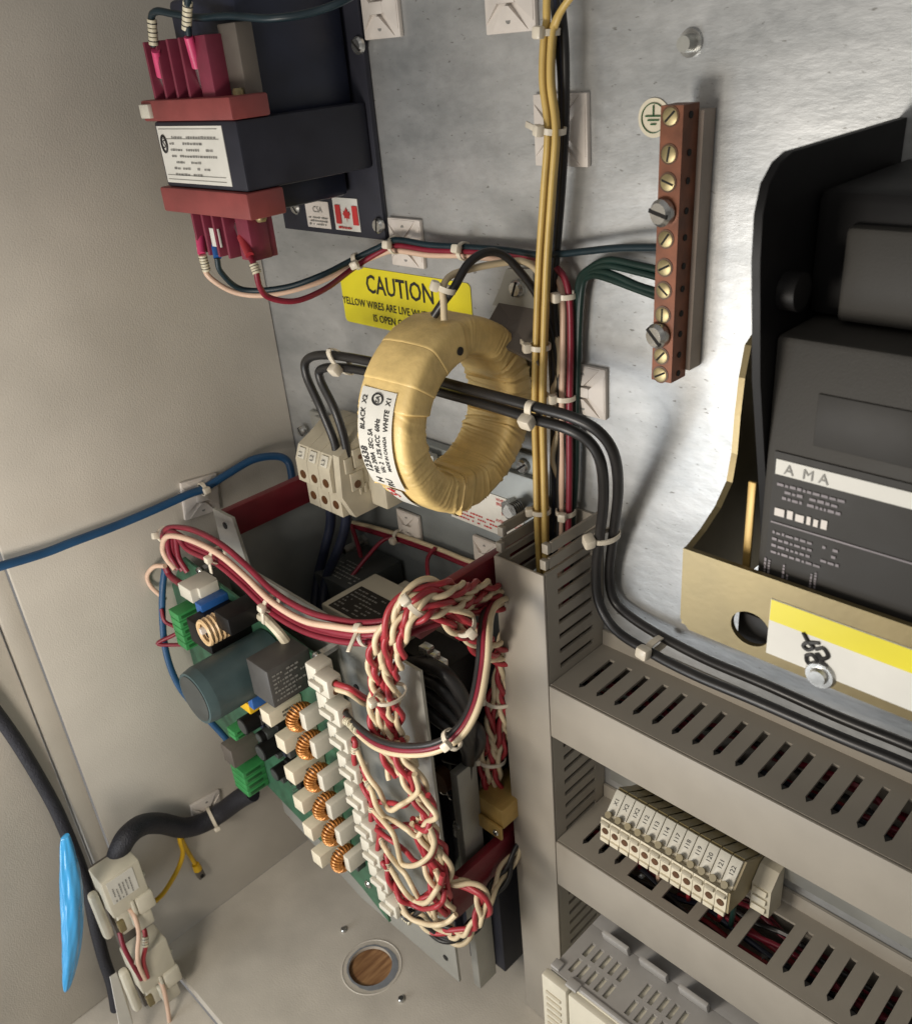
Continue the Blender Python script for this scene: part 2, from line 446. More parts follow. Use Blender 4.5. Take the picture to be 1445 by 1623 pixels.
# stamped ring and bare primer round the knock-out belong to the floor
rb = B()
for r0, r1, z0, m in ((0.0228, 0.0238, 0.0006, 'floor_paint'),):
    rb.tube([(hc.x + 0.0012 + 0.0235 * math.cos(2 * math.pi * i / 64), hc.y + 0.0004 + 0.0235 * math.sin(2 * math.pi * i / 64), FL + 0.0001) for i in range(64)], 0.0006, 6, closed=True)
rb.build('stamped_ring', 'floor_paint', floor)
pb = B(); m = 48; A = []; D = []
for i in range(m):
    a = 2 * math.pi * i / m; w = 0.0012 + 0.0042 * max(0, math.cos(a - 0.25)) + rnd.uniform(0, 0.0006)
    A.append(pb.bm.verts.new((hc.x + ro * math.cos(a), hc.y + ro * math.sin(a), FL + 0.0003)))
    D.append(pb.bm.verts.new((hc.x + (ro + w) * math.cos(a), hc.y + (ro + w) * math.sin(a), FL + 0.0003)))
for i in range(m): pb.bm.faces.new((A[i], D[i], D[(i + 1) % m], A[(i + 1) % m]))
pb.build('bare_primer', 'primer_grey', floor)
struct(B().span((0.02, -0.20, FL - 0.014), (0.30, -0.02, FL - 0.0045)), 'wood_floor', 'wood')
# front sill below the floor edge, hinge-side strip and open door beside the left wall
struct(B().span((-0.02, -0.40, FL - 0.022), (0.80, -0.2145, FL - 0.016)), 'front_sill', 'floor_paint')
struct(B().span((-0.018, -0.236, FL - 0.015), (-0.0045, -0.2232, 0.30), 0.001), 'hinge_strip', 'wall_paint')
struct(B().span((-0.016, -0.62, FL - 0.015), (-0.008, -0.2375, 0.30), 0.001), 'open_door', 'wall_paint')

for px, py in ((545, 1475), (636, 1585)):
    c = PZ(px, py, FL)
    s_ = screw(None, c, (0, 0, 1), 0.0026, 'steel', 'floor_screw', slot=False, h=0.0028)
    tag(s_, 'small steel screw in the cabinet floor beside the round knock-out', 'screw', 'floor screws')

# stud on the galvanised panel
c = P(1095, 68, 0); th = thing('panel_stud', c, 'grey steel stud and washer on the bare panel above the copper bar', 'stud')
B().cyl(c, c + Vector((0, -0.0012, 0)), 0.0052, seg=24).build('washer', 'steel', th)
B().cyl(c + Vector((0, -0.0012, 0)), c + Vector((0, -0.006, 0)), 0.0034, 0.003, seg=16).build('stud_end', 'plate_steel', th)

# ================================================================== wiring ducts
DX0, DX1, DY, DZT = 0.2555, 0.2905, -0.050, -0.249
def duct_wall(b, u0, u1, v0, v1, pitch, slot, fn, first=None, tip=0.004, rim=0.006, gap_fn=None):
    holes = []; u = u0 + (first if first is not None else pitch * 0.5)
    k = 0
    while u + slot < u1 - 0.002:
        holes.append((u, u + (gap_fn(k) if gap_fn else slot), v0 + rim, v1 - rim)); u += pitch; k += 1
    b.sheet(u0, u1, v0, v1, holes, fn, 0.0016)
    return holes
# --- vertical duct
th = thing('wiring_duct', (0.273, -0.025, FL), 'tall upright grey slotted wiring duct with its top end open', 'wiring duct', 'grey slotted wiring ducts')
b = B()
b.span((DX0 + 0.0001, DY - 0.0018, FL + 0.0005), (DX1 - 0.0001, DY, DZT), 0.0006)
cv = b.build('front_cover', 'duct_pvc', th)
for nm, xx, sg in (('slotted_wall', DX1, -1), ('slotted_wall', DX0, 1)):
    b = B(); top = -0.2365
    z = top; holes = []
    pitch, slot = 0.0098, 0.0034
    zz = top - 0.0066
    while zz - slot > FL + 0.01:
        holes.append((-0.0405, -0.0105, zz - slot, zz)); zz -= pitch
    # the two topmost fingers have lost the rim
    b.sheet(-0.0498, -0.0006, FL + 0.0005, -0.249, [h for h in holes if h[3] < -0.2495], lambda u, v, t, xx=xx, sg=sg: Vector((xx + sg * t, u, v)), 0.0016)
    w = b.build(nm, 'duct_pvc', th, smooth=0)
for xx, sg in ((DX1, -1), (DX0, 1)):
    for i, z0 in enumerate((-0.2472, -0.2385)):
        y1 = -0.046 + (0.002 if i else 0.0)
        f = B().span((xx, y1, z0 - 0.0000), (xx + sg * 0.0016, -0.0006, z0 + 0.0062)).build('finger', 'duct_pvc', th, smooth=0)
        B().span((xx + sg * 0.0001, y1 - 0.0035, z0 + 0.0002), (xx + sg * 0.0040, y1 - 0.0002, z0 + 0.0058), 0.0003).build('finger_tip', 'duct_pvc', f)
B().span((DX0 + 0.0018, -0.0022, FL + 0.0005), (DX1 - 0.0018, -0.0005, -0.236)).build('base', 'duct_pvc', th)

# --- horizontal ducts: front cover, slotted top, base
def hduct(zt, zb, label, wide):
    x0, x1 = DX1 + 0.0004, 0.62
    th = thing('wiring_duct', (0.42, -0.025, zb), label, 'wiring duct', 'grey slotted wiring ducts')
    B().span((x0, DY - 0.0018, zb), (x1, DY, zt - 0.0002), 0.0006).build('front_cover', 'duct_pvc', th)
    b = B(); lip = B()
    b0 = x0 + 0.012
    pitch, slot = 0.0118, 0.0036
    k = 0; u = b0; holes = []; tips = []
    while u < x1 - 0.01:
        ww = slot
        if wide and 3 <= k < 10: ww = pitch * (1.75 if k % 2 else 0) - 0.0036 if k % 2 else 0
        if ww > 0:
            holes.append((u, u + ww, -0.0395, -0.0115))
            if ww < 0.006: tips.append((u, ww))
            elif True: holes.append((u, u + ww, -0.0440, -0.0395))
        u += pitch; k += 1
    b.sheet(x0, x1, -0.0498, -0.0006, holes, lambda u, v, t: Vector((u, v, zt - t)), 0.0016)
    b.build('slotted_wall', 'duct_pvc', th, smooth=0)
    for u, ww in tips:
        z = zt + 0.0002
        B().prism([(u, -0.0395, z), (u + ww / 2, -0.0425, z), (u + ww, -0.0395, z)], (0, 0, -0.0006)).build('painted_slot_tip', 'hole_dark', th, smooth=0)  # dark wedge painted on for the shaded slot end, not cut
    b = B(); holes = [(h[0], h[1], -0.0395, -0.0115) for h in holes if h[1] - h[0] < 0.006]
    b.sheet(x0, x1, -0.0498, -0.0006, holes, lambda u, v, t: Vector((u, v, zb + t)), 0.0016)
    b.build('slotted_wall', 'duct_pvc', th, smooth=0)
    B().span((x0, -0.0022, zb + 0.0018), (x1, -0.0005, zt + 0.010)).build('base', 'duct_pvc', th)
    return th
UZ0, UZ1 = -0.3205, -0.3570
LZ0, LZ1 = -0.4420, -0.4800
hduct(UZ0, UZ1, 'grey slotted wiring duct carrying the black cables above the terminal strip', False)
hduct(LZ0, LZ1, 'grey slotted wiring duct below the terminal strip with broken out fingers', True)
# wires lying in the ducts, seen through the slots
for zt, nm, lab in ((UZ0, 'upper', 'red wire lying inside the duct above the terminal strip'), (LZ0, 'lower', 'red wire lying inside the duct below the terminal strip')):
    for i in range(9):
        y0 = -0.008 - 0.0042 * i; mt = ['maroon_wire', 'maroon_wire', 'black_wire', 'red_wire', 'maroon_wire', 'navy_wire', 'red_wire', 'black_wire', 'maroon_wire'][i]
        pts = [(0.293 + 0.022 * k, y0 + rnd.uniform(-0.003, 0.003), zt - 0.011 + rnd.uniform(-0.004, 0.004) - (0.004 if i % 3 == 0 else 0)) for k in range(15)]
        col = {'maroon_wire': 'dark red', 'black_wire': 'black', 'red_wire': 'bright red', 'navy_wire': 'navy'}[mt]
        wire('wire', pts, 0.0016, mt, '%s wire lying inside the slotted duct %s the terminal strip' % (col, 'above' if nm == 'upper' else 'below'), 'wire', 'wires in the %s duct' % nm, sub=4, seg=6)

# ================================================================== control transformer (top left)
T = thing('control_transformer', P(520, 250, 0), 'black control transformer with red terminal blocks and white rating label', 'transformer')
tx0, tx1, tyf = 0.055, 0.1365, -0.088
tz1, tz0 = -0.0262, -0.0600
B().span((tx0, tyf, tz0), (tx1, -0.004, tz1), 0.0016).build('core', 'black_metal', T)
B().span((tx0 + 0.012, -0.072, tz1 - 0.001), (tx1 - 0.008, -0.006, 0.030), 0.003).build('coil', 'navy_wire', T)
B().span((tx0 + 0.012, -0.066, -0.0755), (tx1 - 0.022, -0.006, tz0 + 0.001), 0.003).build('coil', 'navy_wire', T)
mp = B().span((0.040, -0.004, -0.1000), (0.1395, -0.0006, 0.050), 0.0005).build('mounting_plate', 'black_metal', T)
B().span((tx1 - 0.020, -0.076, tz1 + 0.004), (tx1 - 0.004, -0.066, 0.016), 0.0008).build('bobbin_tab', 'bracket_steel', T)
for px, py in ((570, 72), (602, 357), (471, 328), (535, 292)):
    screw(T, P(px, py, -0.004), (0, -1, 0), 0.0044 if py != 292 else 0.002, 'steel', h=0.003)
# red clamp strips and barrier fins
for sgn, z0, z1 in ((1, tz1 + 0.0002, -0.0155), (-1, -0.0735, tz0 - 0.0002)):
    cl = B().span((tx0 - 0.006, tyf - 0.002, z0), (tx1 + 0.001, -0.067, z1), 0.0012).build('clamp_strip', 'red_block', T)
    zf0, zf1 = (z1 - 0.001, 0.012) if sgn > 0 else (-0.096, z0 + 0.001)
    xs = [0.062, 0.074, 0.086, 0.098] if sgn > 0 else [0.074, 0.0845, 0.095, 0.1055]
    B().span((xs[0] - 0.003, -0.074, zf0), (xs[-1] + 0.020, -0.069, zf1), 0.0006).build('terminal_back', 'red_barrier', T)
    for x in xs:
        B().span((x - 0.001, -0.0875, zf0), (x + 0.001, -0.0735, zf1), 0.0003).build('barrier', 'red_barrier', T)
    B().span((xs[-1] + 0.009, -0.0855, zf0), (xs[-1] + 0.021, -0.0735, zf1), 0.0006).build('end_barrier', 'red_barrier', T)
    for i, x in enumerate(xs):
        screw(T, Vector((x + 0.0055, -0.0745, z1 + 0.005 if sgn > 0 else z0 - 0.005)), (0, -1, 0), 0.0030, 'steel', 'terminal_screw', h=0.003)
    screw(T, Vector((tx1 - 0.008, -0.078, z1 if sgn > 0 else z0)), (0, 0, sgn), 0.0030, 'brass', 'strap_rivet', slot=False, h=0.003)
B().box((0.0555, tyf - 0.0028, -0.0208), (0.010, 0.003, 0.007), None, 0.0006).build('plain_tab', 'white_plastic', T)
B().span((xs[1] + 0.003, -0.0862, -0.091), (xs[1] + 0.012, -0.0850, -0.081), 0.0002).build('jumper_link', 'white_label', T)
lb = B().span((tx0 + 0.003, tyf - 0.0005, -0.0575), (tx1 - 0.013, tyf - 0.0001, -0.0285)).build('rating_label', 'white_label', T)
lw = tx1 - 0.013 - tx0 - 0.003
pr = B(); yl = tyf - 0.0008
pr.scribble((tx0 + 0.014, yl, -0.0545), (1, 0, 0), (0, 0, 1), lw - 0.018, 0.022, 7, 3, 0.38)
for zz in (-0.0301, -0.0350, -0.0558, -0.0535): pr.quad((tx0 + 0.005, yl, zz), (tx0 + lw - 0.001, yl, zz), (tx0 + lw - 0.001, yl, zz + 0.0003), (tx0 + 0.005, yl, zz + 0.0003))
pr.build('print', 'grey_ink', lb, smooth=0)
B().tube([(tx0 + 0.0085 + 0.0028 * math.cos(a * 0.393), yl, -0.0375 + 0.0042 * math.sin(a * 0.393)) for a in range(16)], 0.0007, 4, closed=True).text('S', 0.006, (tx0 + 0.0068, yl, -0.0396), (1, 0, 0), (0, 0, 1)).build('emblem', 'ink', lb, smooth=0)
# stickers on the mounting plate
o = P(487, 362, -0.0044); o2 = P(527, 365, -0.0044)
B().box(P(504, 340, -0.0043), (0.0235, 0.0004, 0.016), None).build('approval_sticker', 'mount_white', T)
q = P(504, 340, -0.0050)
B().scribble(q + Vector((-0.010, 0, -0.007)), (1, 0, 0), (0, 0, 1), 0.020, 0.006, 3, 5).text('CSA', 0.0052, q + Vector((-0.005, 0, 0.0012)), (1, 0, 0), (0, 0, 1)).build('print', 'grey_ink', T, smooth=0)
fs = B().box(P(549, 340, -0.0043), (0.0235, 0.0004, 0.019), None).build('flag_sticker', 'white_label', T)
q = P(549, 341, -0.0051)
fb = B()
for sx in (-1, 1):
    a = q + Vector((sx * 0.0080, 0, -0.0005)); fb.quad(a + Vector((-0.0025, 0, -0.005)), a + Vector((0.0025, 0, -0.005)), a + Vector((0.0025, 0, 0.006)), a + Vector((-0.0025, 0, 0.006)))
leaf = [(0, -4.2), (0.35, -1.6), (2.4, -1.9), (1.9, -0.9), (3.3, 0.6), (2.5, 1.0), (2.7, 2.0), (1.5, 1.7), (1.3, 2.0), (1.0, 1.0), (1.2, 3.0), (0.6, 2.7), (0, 4.2)]
full = leaf + [(-x, y) for x, y in leaf[-2:0:-1]]
fb.bm.faces.new([fb.bm.verts.new(q + Vector((x * 0.0011, 0, y * 0.0011))) for x, y in full])
fb.scribble(q + Vector((-0.009, 0, -0.0088)), (1, 0, 0), (0, 0, 1), 0.018, 0.0026, 1, 8)
fb.build('flag_print', 'red_ink', fs, smooth=0)

# crimp sleeves, numbered wire markers and leads of the transformer
def lug(pa, pb, col, label, body='pink_sleeve'):
    th = thing('crimp_lug', pa, label, 'crimp lug', 'crimp lugs on the transformer')
    a = Vector(pa); c2 = Vector(pb); d = (c2 - a).normalized()
    B().cyl(a, a + d * (c2 - a).length * 0.55, 0.0023, 0.0027, seg=12).build('sleeve', body, th)
    B().box(a + d * (c2 - a).length * 0.78, (0.0046, 0.0010, (c2 - a).length * 0.45), frame(d, (1, 0, 0)), 0.0003).build('tongue', 'steel', th)
    return th
def marker(pa, pb, label, r=0.0024, n=3):
    a = Vector(pa); c2 = Vector(pb); d = (c2 - a) / n
    th = thing('wire_marker', a, label, 'wire marker', 'white wire markers')
    for i in range(n):
        p = B().cyl(a + d * (i + 0.04), a + d * (i + 0.92), r, seg=12).build('ring', 'ferrule_tag', th)
        fr = d.normalized()
        B().cyl(a + d * (i + 0.40), a + d * (i + 0.52), r + 0.00012, seg=12, cap=False).build('digit', 'ink', p)
    return th
lug(P(247, 80, -0.088), P(264, 150, -0.080), 'pink', 'pink sleeved crimp lug on the outermost upper transformer terminal')
lug(P(299, 58, -0.088), P(324, 143, -0.080), 'pink', 'pink sleeved crimp lug on the third upper transformer terminal')
marker(P(241, 30, -0.088), P(244, 72, -0.088), 'white printed markers on the blue wire at the outermost upper terminal')
marker(P(298, 2, -0.088), P(296, 48, -0.088), 'white printed markers on the wire rising from the third upper terminal')
lug(P(320, 402, -0.088), P(314, 345, -0.080), 'pink', 'pink sleeved crimp lug on the outermost lower transformer terminal')
lug(P(345, 408, -0.086), P(340, 372, -0.080), 'blue', 'blue sleeved crimp lug on a lower transformer terminal', 'relay_blue')
lug(P(396, 405, -0.088), P(374, 352, -0.080), 'pink', 'red sleeved crimp lug on the last lower transformer terminal', 'red_wire')
marker(P(321, 404, -0.088), P(328, 430, -0.087), 'white printed markers on the cream wire below the transformer')
marker(P(402, 418, -0.088), P(408, 434, -0.088), 'white printed markers on the red wire below the transformer', n=2)
wire('wire', trace([(244, 74, -0.088), (240, 32, -0.088), (248, 18, -0.088), (275, 22, -0.085), (315, 28, -0.080), (365, 25, -0.075), (430, 29, -0.07), (500, 18, -0.055), (560, -8, -0.04), (600, -50, -0.02)]), 0.0018, 'teal_wire', 'dark blue wire arching from the outermost upper transformer terminal')
wire('wire', trace([(299, 56, -0.088), (297, 20, -0.088), (303, -30, -0.088), (330, -80, -0.07)]), 0.0018, 'teal_wire', 'dark wire rising straight from the third upper transformer terminal')


# ================================================================== stickers on the back panel
c = P(545, 510, -0.0005); sx0, sx1 = 0.0865, 0.2022; sz1, sz0 = -0.1190, -0.1560
th = thing('caution_sticker', ((sx0 + sx1) / 2, 0, sz0), 'yellow CAUTION sticker on the grey back panel behind the taped ring', 'sticker')
poly = []
for cx_, cz_, a0 in ((sx1 - 0.003, sz1 - 0.003, 0), (sx0 + 0.003, sz1 - 0.003, 90), (sx0 + 0.003, sz0 + 0.003, 180), (sx1 - 0.003, sz0 + 0.003, 270)):
    for k in range(5):
        a = math.radians(a0 + k * 22.5); poly.append((cx_ + 0.003 * math.cos(a), -0.0002, cz_ + 0.003 * math.sin(a)))
B().prism(poly, (0, -0.0003, 0)).build('sheet', 'yellow_sticker', th, smooth=0)
yt = -0.0008
pc = P(583, 456, yt)
B().text('CAUTION', 0.0160, P(581, 463, yt), (1, 0, 0), (0, 0, 1), squash=0.84, bold=0.012)\
   .build('heading', 'ink', th, smooth=0)
B().text('YELLOW WIRES ARE LIVE WHEN', 0.0066, P(544, 480, yt), (1, 0, 0), (0, 0, 1), squash=0.86, bold=0.012)\
   .text('IS OPEN OR CLOSED', 0.0066, P(592, 509, yt), (1, 0, 0), (0, 0, 1), squash=0.9, bold=0.012).build('lettering', 'ink', th, smooth=0)

# ground symbol sticker
c = P(1036, 187, -0.0004)
th = thing('ground_symbol_sticker', c, 'round cream sticker with a green ground symbol beside the copper bar', 'sticker')
B().cyl(c + Vector((0, 0.0003, 0)), c + Vector((0, -0.0002, 0)), 0.0078, seg=32).build('disc', 'cream_light', th)
gs = B(); y = c.y - 0.0006
ringp = [(c.x + 0.0058 * math.cos(a * math.pi / 16), y, c.z + 0.0058 * math.sin(a * math.pi / 16)) for a in range(32)]
gs.tube(ringp, 0.00025, 4, closed=True)
for i, (w, dz) in enumerate(((0.0040, 0.0008), (0.0028, -0.0008), (0.0014, -0.0024))):
    gs.span((c.x - w, y, c.z + dz - 0.0003), (c.x + w, y - 0.0002, c.z + dz + 0.0003))
gs.span((c.x - 0.0003, y, c.z + 0.0008), (c.x + 0.0003, y - 0.0002, c.z + 0.0050))
gs.build('symbol', 'dark_green', th, smooth=0)

# ================================================================== adhesive mounts
N = Vector((0, -1, 0)); UP = Vector((0, 0, 1))
tie_mount(P(607, 12, 0), N, UP, 0.028, 'white cable mount on the panel beside the top of the transformer')
tie_mount(P(812, -8, 0), N, UP, 0.030, 'white cable mount cut by the top edge left of the yellow wires')
tie_mount(P(893, 206, 0), N, UP, 0.031, 'large white cable mount behind the yellow wires')
tie_mount(P(648, 384, 0), N, UP, 0.027, 'white cable mount above the CAUTION sticker')
tie_mount(P(930, 617, 0), N, UP, 0.027, 'white cable mount beside the red and pink wires, right of the ring')
tie_mount(P(652, 833, -0.0085), N, UP, 0.022, 'white cable mount on the starter chassis below the ring')
tie_mount(P(775, 878, -0.0085), N, UP, 0.022, 'white cable mount on the starter chassis beside the upright duct')
W = Vector((1, 0, 0))
tie_mount(PX(316, 786, 0.0), W, (0, 0.12, 1), 0.0285, 'white cable mount on the left wall holding the blue cable')
tie_mount(PX(326, 1282, 0.0), W, (0, 0.1, 1), 0.026, 'white cable mount on the left wall holding the black sleeved cable')

# ================================================================== panel wires
RW = 0.0017
g = 'transformer leads along the panel'
wire('wire', trace([(316, 392, -0.086), (322, 415, -0.087), (333, 440, -0.086), (375, 464, -0.075), (430, 467, -0.06), (500, 449, -0.038), (560, 421, -0.016), (600, 404, -0.008), (628, 397, -0.007), (680, 404, -0.006), (735, 405, -0.006), (800, 412, -0.006), (850, 418, -0.006), (882, 440, -0.007), (891, 475, -0.008), (892, 540, -0.009), (890, 650, -0.010), (890, 760, -0.011), (888, 850, -0.013), (886, 960, -0.02)]), RW, 'pink_wire', 'pale pink wire looping from the transformer along the panel and down', group=g)
wire('wire', trace([(396, 405, -0.087), (405, 425, -0.088), (412, 455, -0.086), (428, 472, -0.080), (468, 477, -0.066), (515, 458, -0.045), (560, 425, -0.018), (600, 400, -0.010), (628, 389, -0.009), (680, 396, -0.008), (735, 398, -0.008), (800, 402, -0.008), (855, 410, -0.008), (887, 430, -0.009), (901, 465, -0.010), (904, 540, -0.010), (902, 650, -0.011), (902, 760, -0.012), (900, 850, -0.014), (896, 960, -0.02)]), RW, 'maroon_wire', 'dark red wire looping from the transformer along the panel and down', group=g)
wire('wire', trace([(344, 408, -0.086), (351, 432, -0.084), (385, 459, -0.072), (450, 456, -0.055), (510, 436, -0.038), (560, 411, -0.018), (600, 392, -0.012), (628, 380, -0.011), (680, 388, -0.009), (735, 391, -0.008), (800, 396, -0.008), (860, 404, -0.010), (920, 399, -0.012), (980, 393, -0.014), (1046, 392, -0.016)]), RW, 'teal_wire', 'dark teal wire from the transformer to the copper bar', group=g)
# green earth wires fanning into the copper bar
gg = 'green earth wires at the copper bar'
for i, (ex, ey, mx, my) in enumerate(((1046, 428, 965, 412), (1044, 440, 962, 421), (1042, 462, 962, 432), (1040, 470, 958, 440))):
    wire('wire', trace([(ex, ey, -0.016), (1010, ey - 8 - i, -0.015), (mx, my, -0.013), (935, 425 + 4 * i, -0.010), (917 + 2 * i, 448 + 2 * i, -0.007), (913 + 1.5 * i, 520, -0.006), (911 + i, 640, -0.006), (909 + i, 760, -0.007), (906 - i, 860, -0.010), (900, 960, -0.016)]), 0.0017, 'green_wire', ['topmost green wire bending into the copper bar', 'second green wire bending into the copper bar', 'third green wire bending into the copper bar', 'lowest green wire bending into the copper bar'][i], group=gg)
# yellow live wires
gy = 'yellow wires running down the panel'
ypath = [(868, 62), (866, 130), (874, 206), (868, 300), (860, 420), (855, 550), (853, 650), (855, 740), (857, 830), (859, 900), (862, 980)]
for i, (dx, dy) in enumerate(((-6.5, 0.0), (5.5, 0.0), (0, 0.0034), (8, 0.0036))):
    pts = [(a + dx * (1 if k < 9 else 0.8), b2, -0.021 + dy + (-0.003 if k > 7 else 0)) for k, (a, b2) in enumerate(ypath)]
    head = [(925, -30, -0.02), (895, 8, -0.020), (878 + i, 36, -0.0205)] if i % 2 else [(868, -40, -0.02), (866, 0, -0.021), (866, 32, -0.021)]
    wire('wire', trace(head + pts), 0.0016, 'yellow_wire', ['yellow wire at the outer left of the vertical bundle', 'yellow wire beside the black wires in the vertical bundle', 'yellow wire at the back of the vertical bundle', 'yellow wire behind its neighbours next to the black wires'][i], group=gy)
for i in range(3):
    dx = i * 5
    wire('wire', trace([(876 + dx, -20, -0.012), (884 + dx, 60, -0.013), (890 + dx * 0.6, 130, -0.012), (889 + dx * 0.6, 210, -0.011), (885 + dx * 0.5, 300, -0.010), (878 + dx * 0.4, 400, -0.009), (874 + dx * 0.3, 470, -0.008), (874 + dx, 560, -0.007), (877 + dx, 650, -0.007), (876 + dx, 760, -0.009), (875 + dx, 860, -0.012), (876 + dx, 960, -0.018)]), 0.0019, ['black_wire', 'navy_wire', 'black_wire'][i], 'black wire running down behind the yellow bundle', group='black wires behind the yellow bundle')
# leads of the taped ring
wire('wire', trace([(688, 500, -0.060), (703, 478, -0.058), (720, 455, -0.054), (742, 418, -0.044), (770, 400, -0.034), (797, 404, -0.026), (825, 432, -0.018), (852, 470, -0.011), (873, 520, -0.008), (882, 570, -0.008), (888, 620, -0.009), (890, 700, -0.010), (886, 780, -0.011), (884, 870, -0.014)]), 0.0021, 'black_wire', 'black lead arching out of the top of the taped ring')
wire('wire', trace([(704, 508, -0.062), (703, 480, -0.060), (702, 455, -0.058), (716, 436, -0.050), (755, 424, -0.038), (800, 416, -0.024), (830, 415, -0.016), (852, 432, -0.010), (868, 480, -0.007), (879, 520, -0.007), (887, 560, -0.008), (884, 600, -0.009), (876, 625, -0.010), (884, 680, -0.009), (880, 700, -0.010), (876, 730, -0.010), (888, 770, -0.009), (881, 815, -0.010), (886, 870, -0.013)]), 0.0017, 'cream_wire', 'cream lead arching out of the top of the taped ring')
# ties on panel wires
gt = 'nylon cable ties on the panel'
def tie_px(px, py, y, px2, py2, y2, r, head, label, flat=1.0, tail=0.0):
    a = P(px, py, y); return cable_tie(a, P(px2, py2, y2) - a, r, head, label, tail=tail, flat=flat, group=gt)
tie_px(869, 50, -0.019, 867, 90, -0.019, 0.0048, (0, -1, 0), 'cable tie round the yellow wires near the top edge', 0.8)
tie_px(876, 206, -0.018, 872, 240, -0.018, 0.0055, (-0.4, -1, 0), 'cable tie round the yellow wires on the large white mount', 0.8, 0.010)
tie_px(855, 549, -0.019, 854, 580, -0.019, 0.0050, (-0.6, -1, 0), 'cable tie round the yellow wires beside the taped ring', 0.8, 0.008)
tie_px(857, 810, -0.022, 858, 840, -0.022, 0.0047, (-0.8, -0.8, 0), 'cable tie round the yellow wires above the duct opening', 0.8)
tie_px(566, 414, -0.017, 590, 404, -0.012, 0.0042, (0, -1, -0.3), 'cable tie on the transformer leads above the sticker corner')
tie_px(626, 388, -0.009, 650, 390, -0.009, 0.0044, (0, -1, 0.2), 'cable tie on the transformer leads at the white mount')
tie_px(735, 398, -0.008, 760, 400, -0.008, 0.0042, (0, -1, 0.4), 'cable tie on the transformer leads above the word CAUTION')
tie_px(898, 468, -0.009, 898, 500, -0.009, 0.0048, (-0.3, -1, 0), 'cable tie on the red and pink wires below the green fan', 0.8, 0.009)
tie_px(895, 629, -0.010, 895, 660, -0.010, 0.0052, (-0.5, -1, 0), 'cable tie on the red and pink wires at the white mount', 0.9, 0.012)
tie_px(896, 811, -0.012, 896, 840, -0.012, 0.0048, (0.4, -1, 0), 'cable tie on the red and pink wires above the duct opening')
tie_px(707, 458, -0.057, 700, 480, -0.059, 0.0040, (-0.6, -1, 0.2), 'cable tie joining the black and cream leads of the ring')

# ================================================================== black power cables through the ring
RB = 0.0027
XA = 0.2955
def side(px, py, x): v = PX(px, py, x); return v
outer = trace([(519, 800, -0.048), (523, 760, -0.049), (533, 715, -0.050), (512, 655, -0.052), (486, 596, -0.052), (488, 569, -0.052), (525, 563, -0.053), (610, 578, -0.053), (700, 605, -0.053), (770, 624, -0.053), (845, 644, -0.052), (905, 661, -0.050), (948, 684, -0.046), (973, 722, -0.040), (979, 780, -0.028), (971, 850, -0.014), (965, 910, -0.008), (972, 950, -0.007), (998, 977, -0.008), (1050, 1010, -0.010), (1120, 1046, -0.012), (1210, 1084, -0.014), (1329, 1137, -0.015), (1460, 1190, -0.016)]) + [Vector((0.53, -0.016, P(1460, 1190, -0.016).z)), Vector((0.62, -0.016, P(1460, 1190, -0.016).z))]
inner = trace([(545, 800, -0.048), (548, 760, -0.049), (549, 712, -0.048), (533, 655, -0.050), (508, 602, -0.050), (512, 584, -0.050), (555, 584, -0.051), (620, 598, -0.051), (700, 622, -0.051), (770, 641, -0.051), (845, 664, -0.051), (897, 679, -0.050), (933, 700, -0.046), (952, 735, -0.042), (956, 790, -0.032), (950, 850, -0.022), (944, 905, -0.017), (949, 955, -0.016), (975, 998, -0.018), (1030, 1034, -0.021), (1100, 1070, -0.023), (1200, 1112, -0.024), (1329, 1168, -0.024), (1460, 1222, -0.024)]) + [Vector((0.53, -0.024, P(1460, 1222, -0.024).z)), Vector((0.62, -0.024, P(1460, 1222, -0.024).z))]
wire('power_cable', outer, RB, 'black_wire', 'outer black power cable passing through the taped ring and over the duct', 'cable', 'black cables through the ring', seg=12)
wire('power_cable', inner, RB, 'black_wire', 'inner black power cable passing through the taped ring and over the duct', 'cable', 'black cables through the ring', seg=12)
def mid_tie(k, head, label, r=0.0062, frac=0.0):
    a = (outer[k] + inner[k]) / 2; d = outer[min(k + 1, len(outer) - 1)] - outer[k - 1]
    w = (outer[k] - inner[k]).length / 2 + RB
    s_ = (outer[k] - inner[k]); dn = d.normalized(); s_ = (s_ - dn * s_.dot(dn)).normalized()
    hd = Vector(head)
    th = cable_tie(a, d, w if abs(hd.normalized().dot(s_)) > 0.6 else 0.0034, head, label, flat=(0.0034 / w) if abs(hd.normalized().dot(s_)) > 0.6 else (w / 0.0034), width=0.0036, group='nylon ties on the black cables', hs=1.45)
    return th
